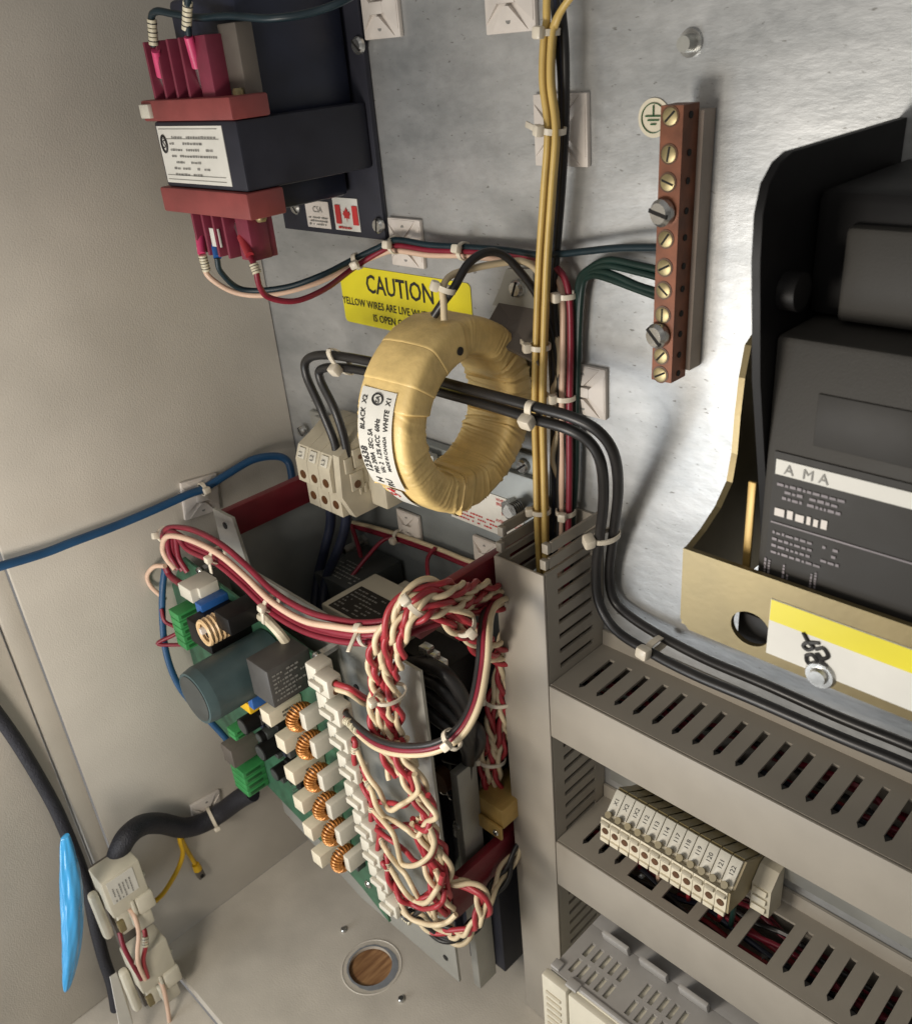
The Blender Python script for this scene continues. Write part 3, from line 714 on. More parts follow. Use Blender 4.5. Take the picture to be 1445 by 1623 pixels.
# ================================================================== taped current-transformer ring
rc = Vector((0.2312, -0.0520, -0.1706)); yaw = math.radians(3)
axv = Vector((math.cos(yaw), math.sin(yaw), 0)); uv = Vector((-math.sin(yaw), math.cos(yaw), 0)); zv = Vector((0, 0, 1))
CTR = thing('current_transformer_ring', rc - zv * 0.05, 'yellow taped ring-shaped current transformer with black cables through it', 'current transformer')
Ro, Ri, Wd = 0.0508, 0.0312, 0.0340
bm_ = B(); NA, NS = 420, 36
rr_ = random.Random(3)
folds = sorted(rr_.uniform(0, 2 * math.pi) for _ in range(110))
fold_h = [rr_.uniform(0.25, 1.0) for _ in folds]
def ring_pt(th_, s, wrinkle=True):
    """cross-section: rounded rectangle, superellipse"""
    ca, sa = math.cos(s), math.sin(s); e = 0.40
    px_ = math.copysign(abs(ca) ** e, ca); pz_ = math.copysign(abs(sa) ** e, sa)
    Rm = (Ro + Ri) / 2; hr = (Ro - Ri) / 2; hw = Wd / 2
    k = 1.0
    rad = Rm + hr * px_; ax_ = hw * pz_
    if wrinkle:
        d = 0
        for f_, h_ in zip(folds, fold_h):
            w = (th_ - f_ + 0.12 * math.sin(s * 1.0 + f_ * 7) + math.pi) % (2 * math.pi) - math.pi
            if abs(w) < 0.09:
                soft = 0.35 + 0.65 * max(0.0, math.sin(s * 0.5 + f_ * 3)) 
                low = 1.0 if not (1.9 < th_ < 4.1) or abs(px_) < 0.9 else 0.25
                d += 0.00105 * h_ * soft * low * (math.exp(-(w / (0.010 if w < 0 else 0.018)) ** 2) - (0.6 if w > 0 else 0) * math.exp(-((w - 0.028) / 0.016) ** 2))
        d += 0.0007 * math.sin(3.1 * th_ + 2 * math.sin(s)) * 0.6
        rad += d * px_; ax_ += d * pz_
    return rc + (uv * math.cos(th_) + zv * math.sin(th_)) * rad + axv * ax_
rings_ = [[bm_.bm.verts.new(ring_pt(2 * math.pi * i / NA, 2 * math.pi * j / NS)) for j in range(NS)] for i in range(NA)]
for i in range(NA):
    for j in range(NS):
        bm_.bm.faces.new((rings_[i][j], rings_[(i + 1) % NA][j], rings_[(i + 1) % NA][(j + 1) % NS], rings_[i][(j + 1) % NS]))
bm_.build('taped_core', 'yellow_tape', CTR, smooth=80)
# flat over-wrap patches near the top (tape ends) with straight edges
def wrap(t0, t1, grow, name='tape_wrap'):
    bw = B(); nA = 24; ring2 = []
    for i in range(nA + 1):
        th_ = t0 + (t1 - t0) * i / nA
        row = []
        for j in range(NS):
            p = ring_pt(th_, 2 * math.pi * j / NS, False); cen = rc + (uv * math.cos(th_) + zv * math.sin(th_)) * ((Ro + Ri) / 2)
            e_ = grow * (0.3 if i in (0, nA) else 1.0)
            row.append(bw.bm.verts.new(p + (p - cen).normalized() * e_))
        ring2.append(row)
    for i in range(nA):
        for j in range(NS): bw.bm.faces.new((ring2[i][j], ring2[i + 1][j], ring2[i + 1][(j + 1) % NS], ring2[i][(j + 1) % NS]))
    bw.bm.faces.new(ring2[0][::-1]); bw.bm.faces.new(ring2[-1])
    return bw.build(name, 'yellow_tape', CTR, smooth=60)
wrap(1.62, 2.12, 0.0016); wrap(2.08, 2.52, 0.0013); wrap(2.46, 2.78, 0.0009)
hp = P(718, 547, rc.y - 0.012)
# ink dot on the near face
dp = rc + (uv * math.cos(1.78) + zv * math.sin(1.78)) * 0.0388 + axv * (Wd / 2 + 0.0017)
B().cyl(dp, dp + axv * 0.0006, 0.0021, seg=16).build('black_dot', 'ink', CTR)
# label strips bent round the outer rim (facing the door)
def rim(th_, a_, off):
    return rc + (uv * math.cos(th_) + zv * math.sin(th_)) * (Ro + off) + axv * a_
def rim_patch(t0, t1, a0, a1, off, mat, name, parent):
    bb = B(); n_ = 28; rows = []
    for i in range(n_ + 1):
        t = t0 + (t1 - t0) * i / n_
        rows.append([bb.bm.verts.new(rim(t, a0, off)), bb.bm.verts.new(rim(t, a1, off))])
    for i in range(n_): bb.bm.faces.new((rows[i][0], rows[i + 1][0], rows[i + 1][1], rows[i][1]))
    return bb.build(name, mat, parent)
def rim_text(b_, s, size, t_start, a_base, off, squash=1.0):
    """letters read up the rim: reading direction = decreasing angle (upwards at the door side)"""
    tb = B(); tb.text(s, size, (0, 0, 0), (1, 0, 0), (0, 1, 0), squash=squash, bold=0.02)
    for f in tb.bm.faces:
        pass
    mp_ = {}
    for v in tb.bm.verts:
        t = t_start - v.co.x / (Ro + off); a_ = a_base - v.co.y
        mp_[v] = b_.bm.verts.new(rim(t, a_, off))
    for f in tb.bm.faces: b_.bm.faces.new([mp_[v] for v in f.verts])
    tb.bm.free(); return b_
lo_, hi_ = 2.60, 3.62      # angle pi is the rim point nearest the door
lb = rim_patch(lo_, hi_, -0.0128, 0.0105, 0.0012, 'white_label', 'rating_label', CTR)
tx = B(); of = 0.0015
rim_text(tx, '123638', 0.0064, 3.46, -0.0074, of, 0.80)
rim_text(tx, 'BLACK  X2', 0.0044, 3.00, -0.0080, of, 0.80)
rim_text(tx, 'PRI: 200A  SEC: 5A', 0.0045, 3.45, -0.0026, of, 0.70)
rim_text(tx, 'VA: 2  1.2% ACC  60Hz', 0.0045, 3.42, 0.0024, of, 0.66)
rim_text(tx, 'MADE IN CANADA', 0.0032, 3.38, 0.0068, of, 0.70)
rim_text(tx, 'WHITE  X1', 0.0044, 2.97, 0.0080, of, 0.78)
rim_text(tx, 'RU', 0.0062, 3.60, 0.0036, of, 0.68); rim_text(tx, 'H', 0.0060, 3.58, -0.0034, of, 0.9)
tx.build('lettering', 'ink', lb, smooth=0)
em = B()
em.tube([rim(2.690 + 0.050 * math.cos(a * 0.2618), -0.0008 + 0.0034 * math.sin(a * 0.2618), of + 0.0001) for a in range(24)], 0.00045, 4, closed=True)
rim_text(em, 'SA', 0.0038, 2.725, 0.0004, of + 0.0001, 0.8)
em.build('emblem', 'ink', lb, smooth=0)
sl = rim_patch(3.66, 4.02, -0.006, 0.0055, 0.0010, 'white_label', 'small_sticker', CTR)
r2 = B(); rim_text(r2, '54', 0.0085, 3.80, 0.001, 0.0014, 0.9); r2.build('red_print', 'red_ink', sl, smooth=0)
mid_tie(6, (-0.1, -1, -0.7), 'cable tie with a big head on the black cables left of the ring')
mid_tie(10, (-0.4, -1, -0.5), 'cable tie with a big head on the black cables right of the ring')
mid_tie(15, (-0.5, -1, 0.1), 'cable tie holding the black cables at the top of the duct')
mid_tie(19, (-0.2, -1, 0.1), 'cable tie holding the black cables above the slotted duct top')

# bracket behind the ring
th = thing('ring_bracket', P(820, 500, 0), 'dull grey folded steel bracket behind the taped ring', 'bracket')
a = P(800, 432, -0.0014); 
B().prism([P(806, 425, -0.0006), P(848, 425, -0.0006), P(850, 492, -0.0006), P(784, 482, -0.0006), P(796, 455, -0.0006)], (0, -0.002, 0)).build('tab', 'plate_steel', th)
B().prism([P(790, 480, -0.0026), P(850, 490, -0.0026), P(852, 575, -0.022), P(762, 530, -0.022)], (0, 0.001, -0.002)).build('shelf', 'bracket_steel', th)
screw(th, P(822, 456, -0.0026), (0, -1, 0), 0.0046, 'steel', 'bolt', h=0.004)

# ================================================================== copper earth bar
yf = -0.0205
q = [P(1047, 170, yf), P(1079, 164, yf), P(1059, 607, yf), P(1032, 601, yf)]
zt_ = (q[0].z + q[1].z) / 2; zb_ = (q[2].z + q[3].z) / 2
cb = thing('earth_bus_bar', ((q[2] + q[3]) / 2), 'copper earth bar with brass screws and green wires on the panel', 'bus bar')
top = [(q[0].x, zt_), (q[1].x, zt_), (q[2].x, zb_), (q[3].x, zb_)]
w_ = 0.0102
bx = lambda z: q[0].x + (q[3].x - q[0].x) * (z - zt_) / (zb_ - zt_)
B().prism([(bx(zt_), yf, zt_), (bx(zt_) + w_, yf, zt_), (bx(zb_) + w_, yf, zb_), (bx(zb_), yf, zb_)], (0, 0.0115, 0)).build('bar', 'copper', cb)
for zz in (zt_ - 0.028, zb_ + 0.022):
    B().span((bx(zz) + 0.0025, -0.0092, zz - 0.006), (bx(zz) + w_ - 0.001, -0.0003, zz + 0.006), 0.0004).build('standoff', 'bracket_steel', cb)
B().prism([(bx(zt_) + 0.001, -0.0091, zt_ - 0.003), (bx(zt_) + w_ + 0.0022, -0.0091, zt_ - 0.003), (bx(zb_) + w_ + 0.0022, -0.0091, zb_ + 0.003), (bx(zb_) + 0.001, -0.0091, zb_ + 0.003)], (0, 0.0087, 0)).build('insulator', 'bar_insulator', cb)
for py, kind in ((183, 0), (236, 0), (277, 0), (322, 1), (363, 0), (408, 0), (445, 0), (486, 0), (521, 1), (557, 0), (590, 0)):
    k = (py - 168) / 434.0; zz = zt_ + (zb_ - zt_) * k
    xx = bx(zz) + w_ * 0.45
    if kind: screw(cb, (xx - 0.0012, yf, zz), (-0.15, -1, 0), 0.0056, 'steel', 'mounting_screw', h=0.0042)
    else:
        B().cyl((xx, yf + 0.0004, zz), (xx, yf - 0.0003, zz), 0.0040, seg=20).build('screw_recess', 'brown_disc', cb); screw(cb, (xx, yf - 0.0001, zz), (0, -1, 0), 0.0033, 'brass', 'terminal_screw', h=0.0007)
    hz = zz - 0.002
    B().cyl((bx(zz) + w_ - 0.0002, yf + 0.0055, zz), (bx(zz) + w_ + 0.0003, yf + 0.0055, zz), 0.0014, seg=12).build('wire_hole', 'hole_dark', cb)

# ================================================================== breaker in its plated bracket (right edge)
BK = thing('circuit_breaker', (0.49, -0.04, -0.20), 'dark moulded circuit breaker with printed label in the plated bracket', 'circuit breaker')
bx0 = 0.4215
# black barrier wall on the near side
B().span((bx0 - 0.006, -0.0840, -0.2170), (0.60, -0.010, -0.2003), 0.001).build('foot', 'black_plastic', BK)  # black block added behind the bracket's round hole to make it dark
B().prism([(bx0, -0.0840, -0.0370), (bx0, -0.0002, -0.0370), (bx0, -0.0002, -0.1900), (bx0, -0.074, -0.1900), (bx0, -0.0805, -0.155), (bx0, -0.0930, -0.105), (bx0, -0.0990, -0.066), (bx0, -0.0995, -0.052), (bx0, -0.0970, -0.044), (bx0, -0.0910, -0.039)], (-0.0028, 0, 0)).build('barrier_wall', 'black_plastic', BK)
B().span((bx0, -0.066, -0.0900), (0.60, -0.0004, -0.050), 0.004).build('upper_case', 'black_plastic', BK)
B().span((bx0 + 0.012, -0.070, -0.0895), (0.60, -0.060, -0.060), 0.002).build('terminal_cover', 'breaker_case', BK)
case = B().span((bx0, -0.0850, -0.2000), (0.60, -0.0004, -0.0915), 0.002).build('case', 'breaker_case', BK)
for zc in (-0.078,):
    B().cyl((bx0 + 0.0002, -0.082, zc), (bx0 + 0.006, -0.082, zc), 0.006, seg=20).build('boss', 'black_plastic', BK)
B().span((bx0 + 0.016, -0.0856, -0.1260), (bx0 + 0.070, -0.0846, -0.108), 0.0004).build('recess_panel', 'breaker_label', BK)
lbz = -0.0853
lab = B().span((bx0 + 0.0035, lbz - 0.0003, -0.1870), (0.60, -0.0840, -0.131)).build('label', 'breaker_label', BK)
B().span((bx0 + 0.0045, lbz - 0.0007, -0.1390), (0.60, lbz - 0.0003, -0.1335)).build('white_band', 'white_label', lab)
B().text('A  M A', 0.0052, (bx0 + 0.0075, lbz - 0.0010, -0.1382), (1, 0, 0), (0, 0, 1)).build('band_lettering', 'grey_ink', lab, smooth=0)
yq = lbz - 0.0007
pr = B()
pr.scribble((bx0 + 0.0055, yq, -0.1485), (1, 0, 0), (0, 0, 1), 0.030, 0.0072, 3, 11, 0.5)
pr.scribble((bx0 + 0.0055, yq, -0.1705), (1, 0, 0), (0, 0, 1), 0.024, 0.0105, 4, 12, 0.42)
pr.quad((bx0 + 0.0045, yq, -0.1578), (0.60, yq, -0.1578), (0.60, yq, -0.1572), (bx0 + 0.0045, yq, -0.1572))
for xx in (0.006, 0.013, 0.023): pr.scribble((bx0 + xx, yq, -0.181), (0, 0, 1), (-1, 0, 0), 0.009, 0.003, 2, int(xx * 1000))
pr.build('small_print', 'purple_ink', lab, smooth=0)
pr = B(); pr.scribble((bx0 + 0.0055, yq, -0.1552), (1, 0, 0), (0, 0, 1), 0.032, 0.0045, 1, 21, 0.75); pr.build('large_print', 'mount_white', lab, smooth=0)

BR = thing('plated_bracket', (0.48, -0.09, -0.215), 'yellow zinc plated steel bracket with a round hole round the breaker', 'bracket')
bxx = 0.3972
prof = [(1203, 528), (1190, 548), (1180, 600), (1173, 660), (1168, 720), (1160, 765), (1142, 805), (1118, 842), (1097, 868)]
edge = [PX(a, b2, bxx) for a, b2 in prof]
front_y = -0.0905
poly = [(v.y, v.z) for v in edge]
poly = [(max(yy, front_y + 0.001), zz) for yy, zz in poly]
zft = poly[-1][1]; zbot = zft - 0.0350
pl = [(0.0 - 0.0004, poly[0][1] + 0.001)] + poly + [(front_y + 0.001, zbot), (-0.0004, zbot)]
# side plate with an oval slot near its narrow top
b = B(); yv = [b.bm.verts.new((bxx, y, z)) for y, z in pl]
ee = [b.bm.edges.new((yv[i], yv[(i + 1) % len(yv)])) for i in range(len(yv))]
sc_ = PX(1200, 592, bxx)
sl_ = [b.bm.verts.new((bxx, sc_.y + 0.006 + 0.0045 * math.cos(a * math.pi / 8), sc_.z - 0.002 + 0.0105 * math.sin(a * math.pi / 8))) for a in range(16)]
ee += [b.bm.edges.new((sl_[i], sl_[(i + 1) % 16])) for i in range(16)]
bmesh.ops.triangle_fill(b.bm, use_beauty=True, edges=ee)
fs_ = [f for f in b.bm.faces]
ex = bmesh.ops.extrude_face_region(b.bm, geom=fs_)
bmesh.ops.translate(b.bm, verts=[g_ for g_ in ex['geom'] if isinstance(g_, bmesh.types.BMVert)], vec=(-0.0026, 0, 0))
b.build('side_plate', 'gold_zinc', BR, smooth=0)
# front plate with a round hole
hc_ = P(1188, 997, front_y)
b = B(); x0_, x1_ = bxx - 0.0026, 0.62
ev = [b.bm.verts.new((x, front_y, z)) for x, z in ((x0_ + 0.004, zbot - 0.001), (x1_, zbot - 0.001), (x1_, zft), (x0_, zft), (x0_, zbot + 0.003))]
ee = [b.bm.edges.new((ev[i], ev[(i + 1) % 5])) for i in range(5)]
iv = [b.bm.verts.new((hc_.x + 0.0078 * math.cos(a * math.pi / 16), front_y, hc_.z + 0.0072 * math.sin(a * math.pi / 16))) for a in range(32)]
ee += [b.bm.edges.new((iv[i], iv[(i + 1) % 32])) for i in range(32)]
bmesh.ops.triangle_fill(b.bm, use_beauty=True, edges=ee)
ex = bmesh.ops.extrude_face_region(b.bm, geom=list(b.bm.faces))
bmesh.ops.translate(b.bm, verts=[g_ for g_ in ex['geom'] if isinstance(g_, bmesh.types.BMVert)], vec=(0, 0.0022, 0))
b.build('front_plate', 'gold_zinc', BR, smooth=0)
# sticker with handwriting on the bracket
sp0 = P(1222, 948, front_y); sp1 = P(1226, 1042, front_y)
sx_ = sp0.x; yk = front_y - 0.0003
tg = B().span((sx_, yk, sp1.z + 0.001), (sx_ + 0.07, front_y - 0.00005, sp0.z)).build('sticker', 'white_label', BR)
B().span((sx_ + 0.0002, yk - 0.0002, sp0.z - 0.0090), (sx_ + 0.07, yk, sp0.z - 0.0002)).build('yellow_band', 'yellow_sticker', tg)
hb = B(); cz = (sp0.z - 0.0068 + sp1.z) / 2
def stroke(pts, r=0.0008):
    hb.tube(spline([Vector((sx_ + x * 0.001, yk - 0.0002, cz + z * 0.001)) for x, z in pts], 6), r, 5)
stroke([(13, 7), (15, 4), (17, 2.5), (15.5, 0.5), (13.5, 1.5), (15, 3.5), (19, 5)])
stroke([(18, 2), (20.5, 3.5), (22.5, 1), (20.5, -1), (18.5, 0.5), (21, -2.5), (23.5, -5)])
stroke([(15, -2), (17, -1), (19, -3), (17.5, -5.5), (15.5, -4.5), (15, -2)])
stroke([(19.5, -4), (22, -3), (23.5, -6), (21, -7.5)])
hb.build('handwriting', 'ink', tg, smooth=60)
pb_ = P(1300, 1068, front_y)
B().cyl(pb_, pb_ + Vector((0, -0.0016, 0)), 0.0058, 0.0050, seg=20).cyl(pb_ + Vector((0, -0.0016, 0)), pb_ + Vector((0, -0.0032, 0)), 0.0034, 0.0028, seg=16).build('lug_head', 'steel', BR)
B().box(PX(1185, 860, bxx + 0.018) , (0.003, 0.0012, 0.05), None, 0.0003).build('braid_strip', 'tan_bracket', BR)

# ================================================================== terminal strip between the ducts
rail = tag(B().span((0.300, -0.0075, -0.4180), (0.56, -0.0030, -0.3900), 0.0005).build('din_rail', 'plate_steel'), 'grey steel mounting rail behind the terminal strip', 'rail')
yy = {}
def TP(px, py, y): v = P(px, py, y); return (y, v.z)
prof = [TP(968, 1224, -0.012), TP(974, 1248, -0.030), TP(961, 1292, -0.0415), TP(957, 1297, -0.046), TP(957, 1328, -0.047), (-0.030, P(957, 1328, -0.047).z - 0.004), (-0.0076, P(957, 1328, -0.047).z - 0.004), (-0.0076, P(968, 1224, -0.012).z - 0.001)]
tx_a, tx_b = P(972, 1262, -0.034).x, P(1168, 1388, -0.037).x
NB = 12; pit = (tx_b - tx_a) / NB
names = ['X1', 'X2', '1X2', '112', '113', '114', '117', '118', '119', '120', '121', '122']
dt = Vector((0, prof[2][0] - prof[1][0], prof[2][1] - prof[1][1])); dl = dt.length; dtn = dt.normalized(); nn = Vector((0, -dtn.z, dtn.y))
if nn.y > 0: nn = -nn
word = ['with the first tag beside the upright duct', 'second from the upright duct', 'third from the upright duct, beside the tall divider', 'fourth from the upright duct', 'fifth from the upright duct', 'sixth from the upright duct', 'seventh from the upright duct', 'eighth from the upright duct', 'ninth from the upright duct', 'tenth from the upright duct', 'eleventh from the upright duct', 'twelfth and last from the upright duct']
first = None
for i in range(NB):
    x0 = tx_a + pit * i; x1 = x0 + pit * 0.955
    th = thing('terminal_block', ((x0 + x1) / 2, -0.03, prof[5][1]), 'cream rail terminal block, ' + word[i], 'terminal block', 'terminal blocks of the long strip')
    B().prism([(x0, y, z) for y, z in prof], (x1 - x0, 0, 0)).build('body', 'cream_light', th)
    B().prism([(x0 + 0.0002, -0.0098, prof[0][1] + 0.0001), (x0 + 0.0002, -0.0120, prof[0][1] + 0.0006), (x0 + 0.0002, prof[1][0] + 0.0010, prof[1][1] + 0.0009), (x0 + 0.0002, prof[1][0] + 0.001, prof[1][1] - 0.001)], (x1 - x0 - 0.0004, 0, 0)).build('top_cap', 'olive_plastic', th)
    o = Vector((x0, prof[1][0], prof[1][1])) + dtn * (dl * 0.02)
    mt = Matrix((Vector((1, 0, 0)), dtn, nn)).transposed()
    ctr = Vector(((x0 + x1) / 2, prof[1][0], prof[1][1])) + dtn * dl * 0.44 + nn * 0.0006
    tg = B().box(ctr, (pit * 0.93, dl * 0.86, 0.0012), mt, 0.0002).build('tag', 'white_plastic', th)
    if True:
        s_ = names[i]; ll = 0.0031 * len(s_) * 0.55
        B().text(s_, 0.0036, ctr + nn * 0.0008 + dtn * (ll * 0.5) + Vector((0.0012, 0, 0)), -dtn, (-1, 0, 0)).build('tag_print', 'ink', tg, smooth=0)
    # screw opening, wire funnel
    e = Vector((0, prof[4][0] - prof[3][0], prof[4][1] - prof[3][1])); zc0 = Vector(((x0 + x1) / 2, prof[3][0], prof[3][1]))
    c1 = zc0 + Vector((0, 0.0028, 0.0012))
    B().cyl(c1 + Vector((0, 0.0002, 0)), c1 + nn * 0.0011, pit * 0.30, seg=14).build('screw_opening', 'olive_plastic', th)
    c2 = zc0 + e * 0.22
    B().box(c2 + Vector((0, -0.0004, 0)), (pit * 0.8, 0.002, 0.0030), Matrix.Rotation(0.5, 3, 'X'), 0.0003).build('pry_slot', 'cream_plastic', th)
    c3 = zc0 + e * 0.60
    B().cyl(c3 + Vector((0, 0.0006, 0)), c3 + Vector((0, -0.0006, 0)), pit * 0.31, seg=14).build('wire_opening', 'brown_disc', th)
    B().span((x0 + 0.0005, prof[4][0] - 0.0012, prof[4][1] - 0.002), (x1 - 0.0001, prof[4][0] + 0.0008, prof[4][1] + 0.0008), 0.0003).build('foot', 'cream_light', th)
e0 = tx_b
ec = B().prism([(e0 - 0.0001, y * 0.985 + (0.0 if y < -0.01 else 0), z) for y, z in prof], (0.0012, 0, 0)).build('shaded_end', 'shaded_cream')  # added plate, its olive colour stands for shade on the strip's end
tag(ec, 'added olive plate coloured as the shaded end of the long terminal strip', 'shaded end')
th = thing('end_stop', (e0 + 0.010, -0.02, -0.425), 'cream stepped end stop with brass clips past the last terminal block', 'end stop')
zt2 = prof[0][1]
B().prism([(e0 + 0.0015, -0.0076, zt2 - 0.001), (e0 + 0.0015, -0.014, zt2 - 0.002), (e0 + 0.0015, -0.022, zt2 - 0.010), (e0 + 0.0015, -0.022, zt2 - 0.030), (e0 + 0.0015, -0.0076, zt2 - 0.034)], (0.011, 0, 0)).build('body', 'cream_plastic', th)
for k in range(3):
    B().box((e0 + 0.0065, -0.0225, zt2 - 0.013 - 0.0065 * k), (0.0082, 0.0022, 0.0036), Matrix.Rotation(-0.3, 3, 'X'), 0.0004).build('clip', 'cream_light', th)
# wires dropping from the terminals into the lower duct
for i, (k, mt) in enumerate(((2, 'maroon_wire'), (4, 'pink_wire'), (7, 'red_wire'), (10, 'red_wire'), (11, 'green_wire'))):
    x0 = tx_a + pit * (k + 0.5)
    wire('wire', [Vector((x0, -0.032, prof[5][1] + 0.002)), Vector((x0 + 0.001, -0.033, prof[5][1] - 0.006)), Vector((x0 - 0.001, -0.030, LZ0 - 0.004)), Vector((x0 - 0.004, -0.026, LZ0 - 0.014)), Vector((x0 - 0.012, -0.022, LZ0 - 0.020))], 0.0016, mt, {'maroon_wire': 'dark red', 'pink_wire': 'pale pink', 'red_wire': 'bright red', 'green_wire': 'green'}[mt] + ' wire dropping from a strip terminal into the lower duct', group='wires under the terminal strip')

# ================================================================== controller module under the lower duct
px0, pyf, pzt = 0.3180, -0.0995, -0.4925
PL = thing('controller_module', (0.42, -0.05, FL), 'cream and grey controller module with vent slots in its top', 'controller')
B().span((px0, pyf + 0.006, FL + 0.001), (0.60, -0.003, pzt - 0.0025), 0.001).build('case', 'contact_cream', PL)
holes = []
for gx in (0.006, 0.046, 0.086):
    for r_ in range(2):
        for k in range(5):
            u0 = px0 + gx + k * 0.0062 + 0.003; v0 = pyf + 0.012 + r_ * 0.0135
            holes.append((u0, u0 + 0.0030, v0, v0 + 0.0105))
b = B().sheet(px0 + 0.001, 0.60, pyf + 0.0065, -0.0535, holes, lambda u, v, t: Vector((u, v, pzt - t)), 0.0022)
b.build('vented_top', 'plc_grey', PL, smooth=0)
B().span((px0 + 0.001, -0.0534, pzt - 0.0022), (0.60, -0.004, pzt), 0.0003).build('top_rear', 'plc_grey', PL)
B().span((px0 + 0.002, pyf + 0.0065, pzt - 0.006), (0.598, -0.053, pzt - 0.0045)).build('dark_inside', 'hole_dark', PL)
B().span((px0 - 0.0015, pyf, FL + 0.002), (px0 + 0.017, pyf + 0.0062, pzt - 0.0005), 0.0012).build('front_cover', 'contact_cream', PL)
B().span((px0 + 0.0172, pyf + 0.0015, FL + 0.002), (0.60, pyf + 0.0062, pzt - 0.0035), 0.001).build('front_cover', 'contact_cream', PL)
for k in range(7):
    B().span((px0 + 0.002, pyf - 0.0008, pzt - 0.012 - 0.006 * k), (px0 + 0.013, pyf + 0.0004, pzt - 0.0145 - 0.006 * k), 0.0002).build('grille_bar', 'cream_plastic', PL)
B().span((px0 + 0.0185, pyf + 0.006, pzt + 0.0002), (px0 + 0.10, pyf + 0.0085, pzt + 0.0012), 0.0003).build('top_ridge', 'plc_grey', PL)
B().box((px0 + 0.003, pyf + 0.010, pzt + 0.001), (0.006, 0.006, 0.0024), None, 0.0006).build('latch', 'plc_grey', PL)
B().box((px0 + 0.018, pyf + 0.006, pzt + 0.001), (0.008, 0.006, 0.0024), None, 0.0006).build('latch', 'plc_grey', PL)
for k in range(3):
    B().box((px0 + 0.022 + 0.0265 * k, -0.0570, pzt + 0.0045), (0.0185, 0.0028, 0.0085), Matrix.Rotation(0.25, 3, 'X'), 0.0006).build('clip', 'plc_grey', PL)

# ================================================================== motor starter in the lower left
ST = thing('motor_starter', (0.155, -0.05, FL), 'open-frame motor starter with grey chassis, red bars and a green circuit board plate', 'motor starter')
# back chassis with folded upper edge
zf = P(760, 732, -0.008).z
B().span((0.070, -0.0080, FL + 0.004), (0.2520, -0.0006, zf), 0.001).build('chassis', 'chassis_steel', ST)
for px, py in ((830, 738),):
    B().box(P(px, py, -0.0024), (0.020, 0.0030, 0.018), None, 0.0012).build('ear', 'chassis_steel', ST)
    screw(ST, P(px, py, -0.0040), (0, -1, 0), 0.0044, 'steel', 'bolt', h=0.003)
le = P(478, 660, -0.0016)
B().box((0.048, -0.0022, P(470, 665, 0).z), (0.034, 0.0030, 0.028), None, 0.001).build('ear', 'plate_steel', ST)
screw(ST, P(482, 682, -0.0036), (0, -1, 0), 0.0040, 'steel', 'bolt', h=0.004)
# warning labels on the chassis
def wl(px0, py0, px1, py1, rows, seed, name='warning_label', head=None):
    a = P(px0, py0, -0.0083); c2 = P(px1, py1, -0.0083)
    x0, x1 = min(a.x, c2.x), max(a.x, c2.x); z0, z1 = min(a.z, c2.z), max(a.z, c2.z)
    s_ = B().span((x0, -0.0086, z0), (x1, -0.0082, z1)).build(name, 'white_label', ST)
    t = B()
    if rows: t.scribble((x0 + 0.002, -0.0089, z0 + 0.0015), (1, 0, 0), (0, 0, 1), x1 - x0 - 0.004, (z1 - z0) * 0.30, rows, seed, 0.45)
    if head:
        n_ = len(head); hh = (z1 - z0) * 0.64 / n_
        for i, ln in enumerate(head):
            t.text(ln, min(0.0046, hh * 1.05), (x1 - 0.0015, -0.0089, z1 - hh * (i + 1) - 0.0005), (1, 0, 0), (0, 0, 1), align='RIGHT', squash=0.9)
    t.build('red_print', 'red_ink', s_, smooth=0)
zz1 = P(800, 770, -0.0083); 
wl(716, 818, 828, 800, 3, 31, head=['WHEN CIRCUIT', 'BREAKER IS OFF', 'BEFORE', 'STARTER OR', 'WIRING', 'AVERTISSEMENT!'])
wl(664, 726, 684, 716, 2, 33, 'small_warning_label')
wl(696, 742, 722, 732, 0, 34, 'small_warning_label')
# lower interior: heat sink, dark component boxes
hs = B().span((0.085, -0.052, -0.62), (0.236, -0.0085, -0.352), 0.001).build('heat_sink', 'black_metal', ST)
for k in range(9):
    B().span((0.092 + k * 0.0165, -0.0600, -0.618), (0.095 + k * 0.0165, -0.0521, -0.36)).build('fin', 'black_metal', ST, smooth=0)
B().span((0.235, -0.083, -0.60), (0.2415, -0.066, -0.395), 0.0006).build('side_panel', 'plate_steel', ST)
# red insulating bars between chassis and board plate
PY = -0.110
bars = ((0.0672, -0.2565, -0.2765, PY + 0.001, -0.0005, 'upper'), (0.2480, -0.2535, -0.2760, PY + 0.0042, -0.0085, 'upper'), (0.2480, -0.4640, -0.4960, PY + 0.0042, -0.0085, 'lower'), (0.0672, -0.50, -0.53, PY + 0.001, -0.0085, 'lower'))
for x, z1, z0, y0, y1, nm in bars:
    B().span((x - 0.003, y0, z0), (x + 0.003, y1, z1), 0.0004).build('red_bar', 'red_bar', ST)
# board plate
b = B(); pts = [(0.062, -0.2545), (0.085, -0.2545), (0.092, -0.2900), (0.252, -0.2940), (0.252, -0.5520), (0.150, -0.5520), (0.062, -0.5250)]
b.prism([(x, PY, z) for x, z in pts], (0, 0.0020, 0))
b.build('board_plate', 'plate_steel', ST)
B().span((0.0640, PY + 0.0022, -0.5200), (0.0662, -0.0085, -0.2770), 0.0004).build('side_panel', 'chassis_steel', ST)
for px, py in ((357, 833), (565, 1090)):
    c = P(px, py, PY - 0.0002); B().cyl(c, c + Vector((0, -0.0004, 0)), 0.0024, seg=14).build('hole', 'hole_dark', ST)
c = P(706, 1518, PY - 0.0002); B().cyl(c, c + Vector((0, -0.0003, 0)), 0.0022, seg=14).build('hole', 'hole_dark', ST)

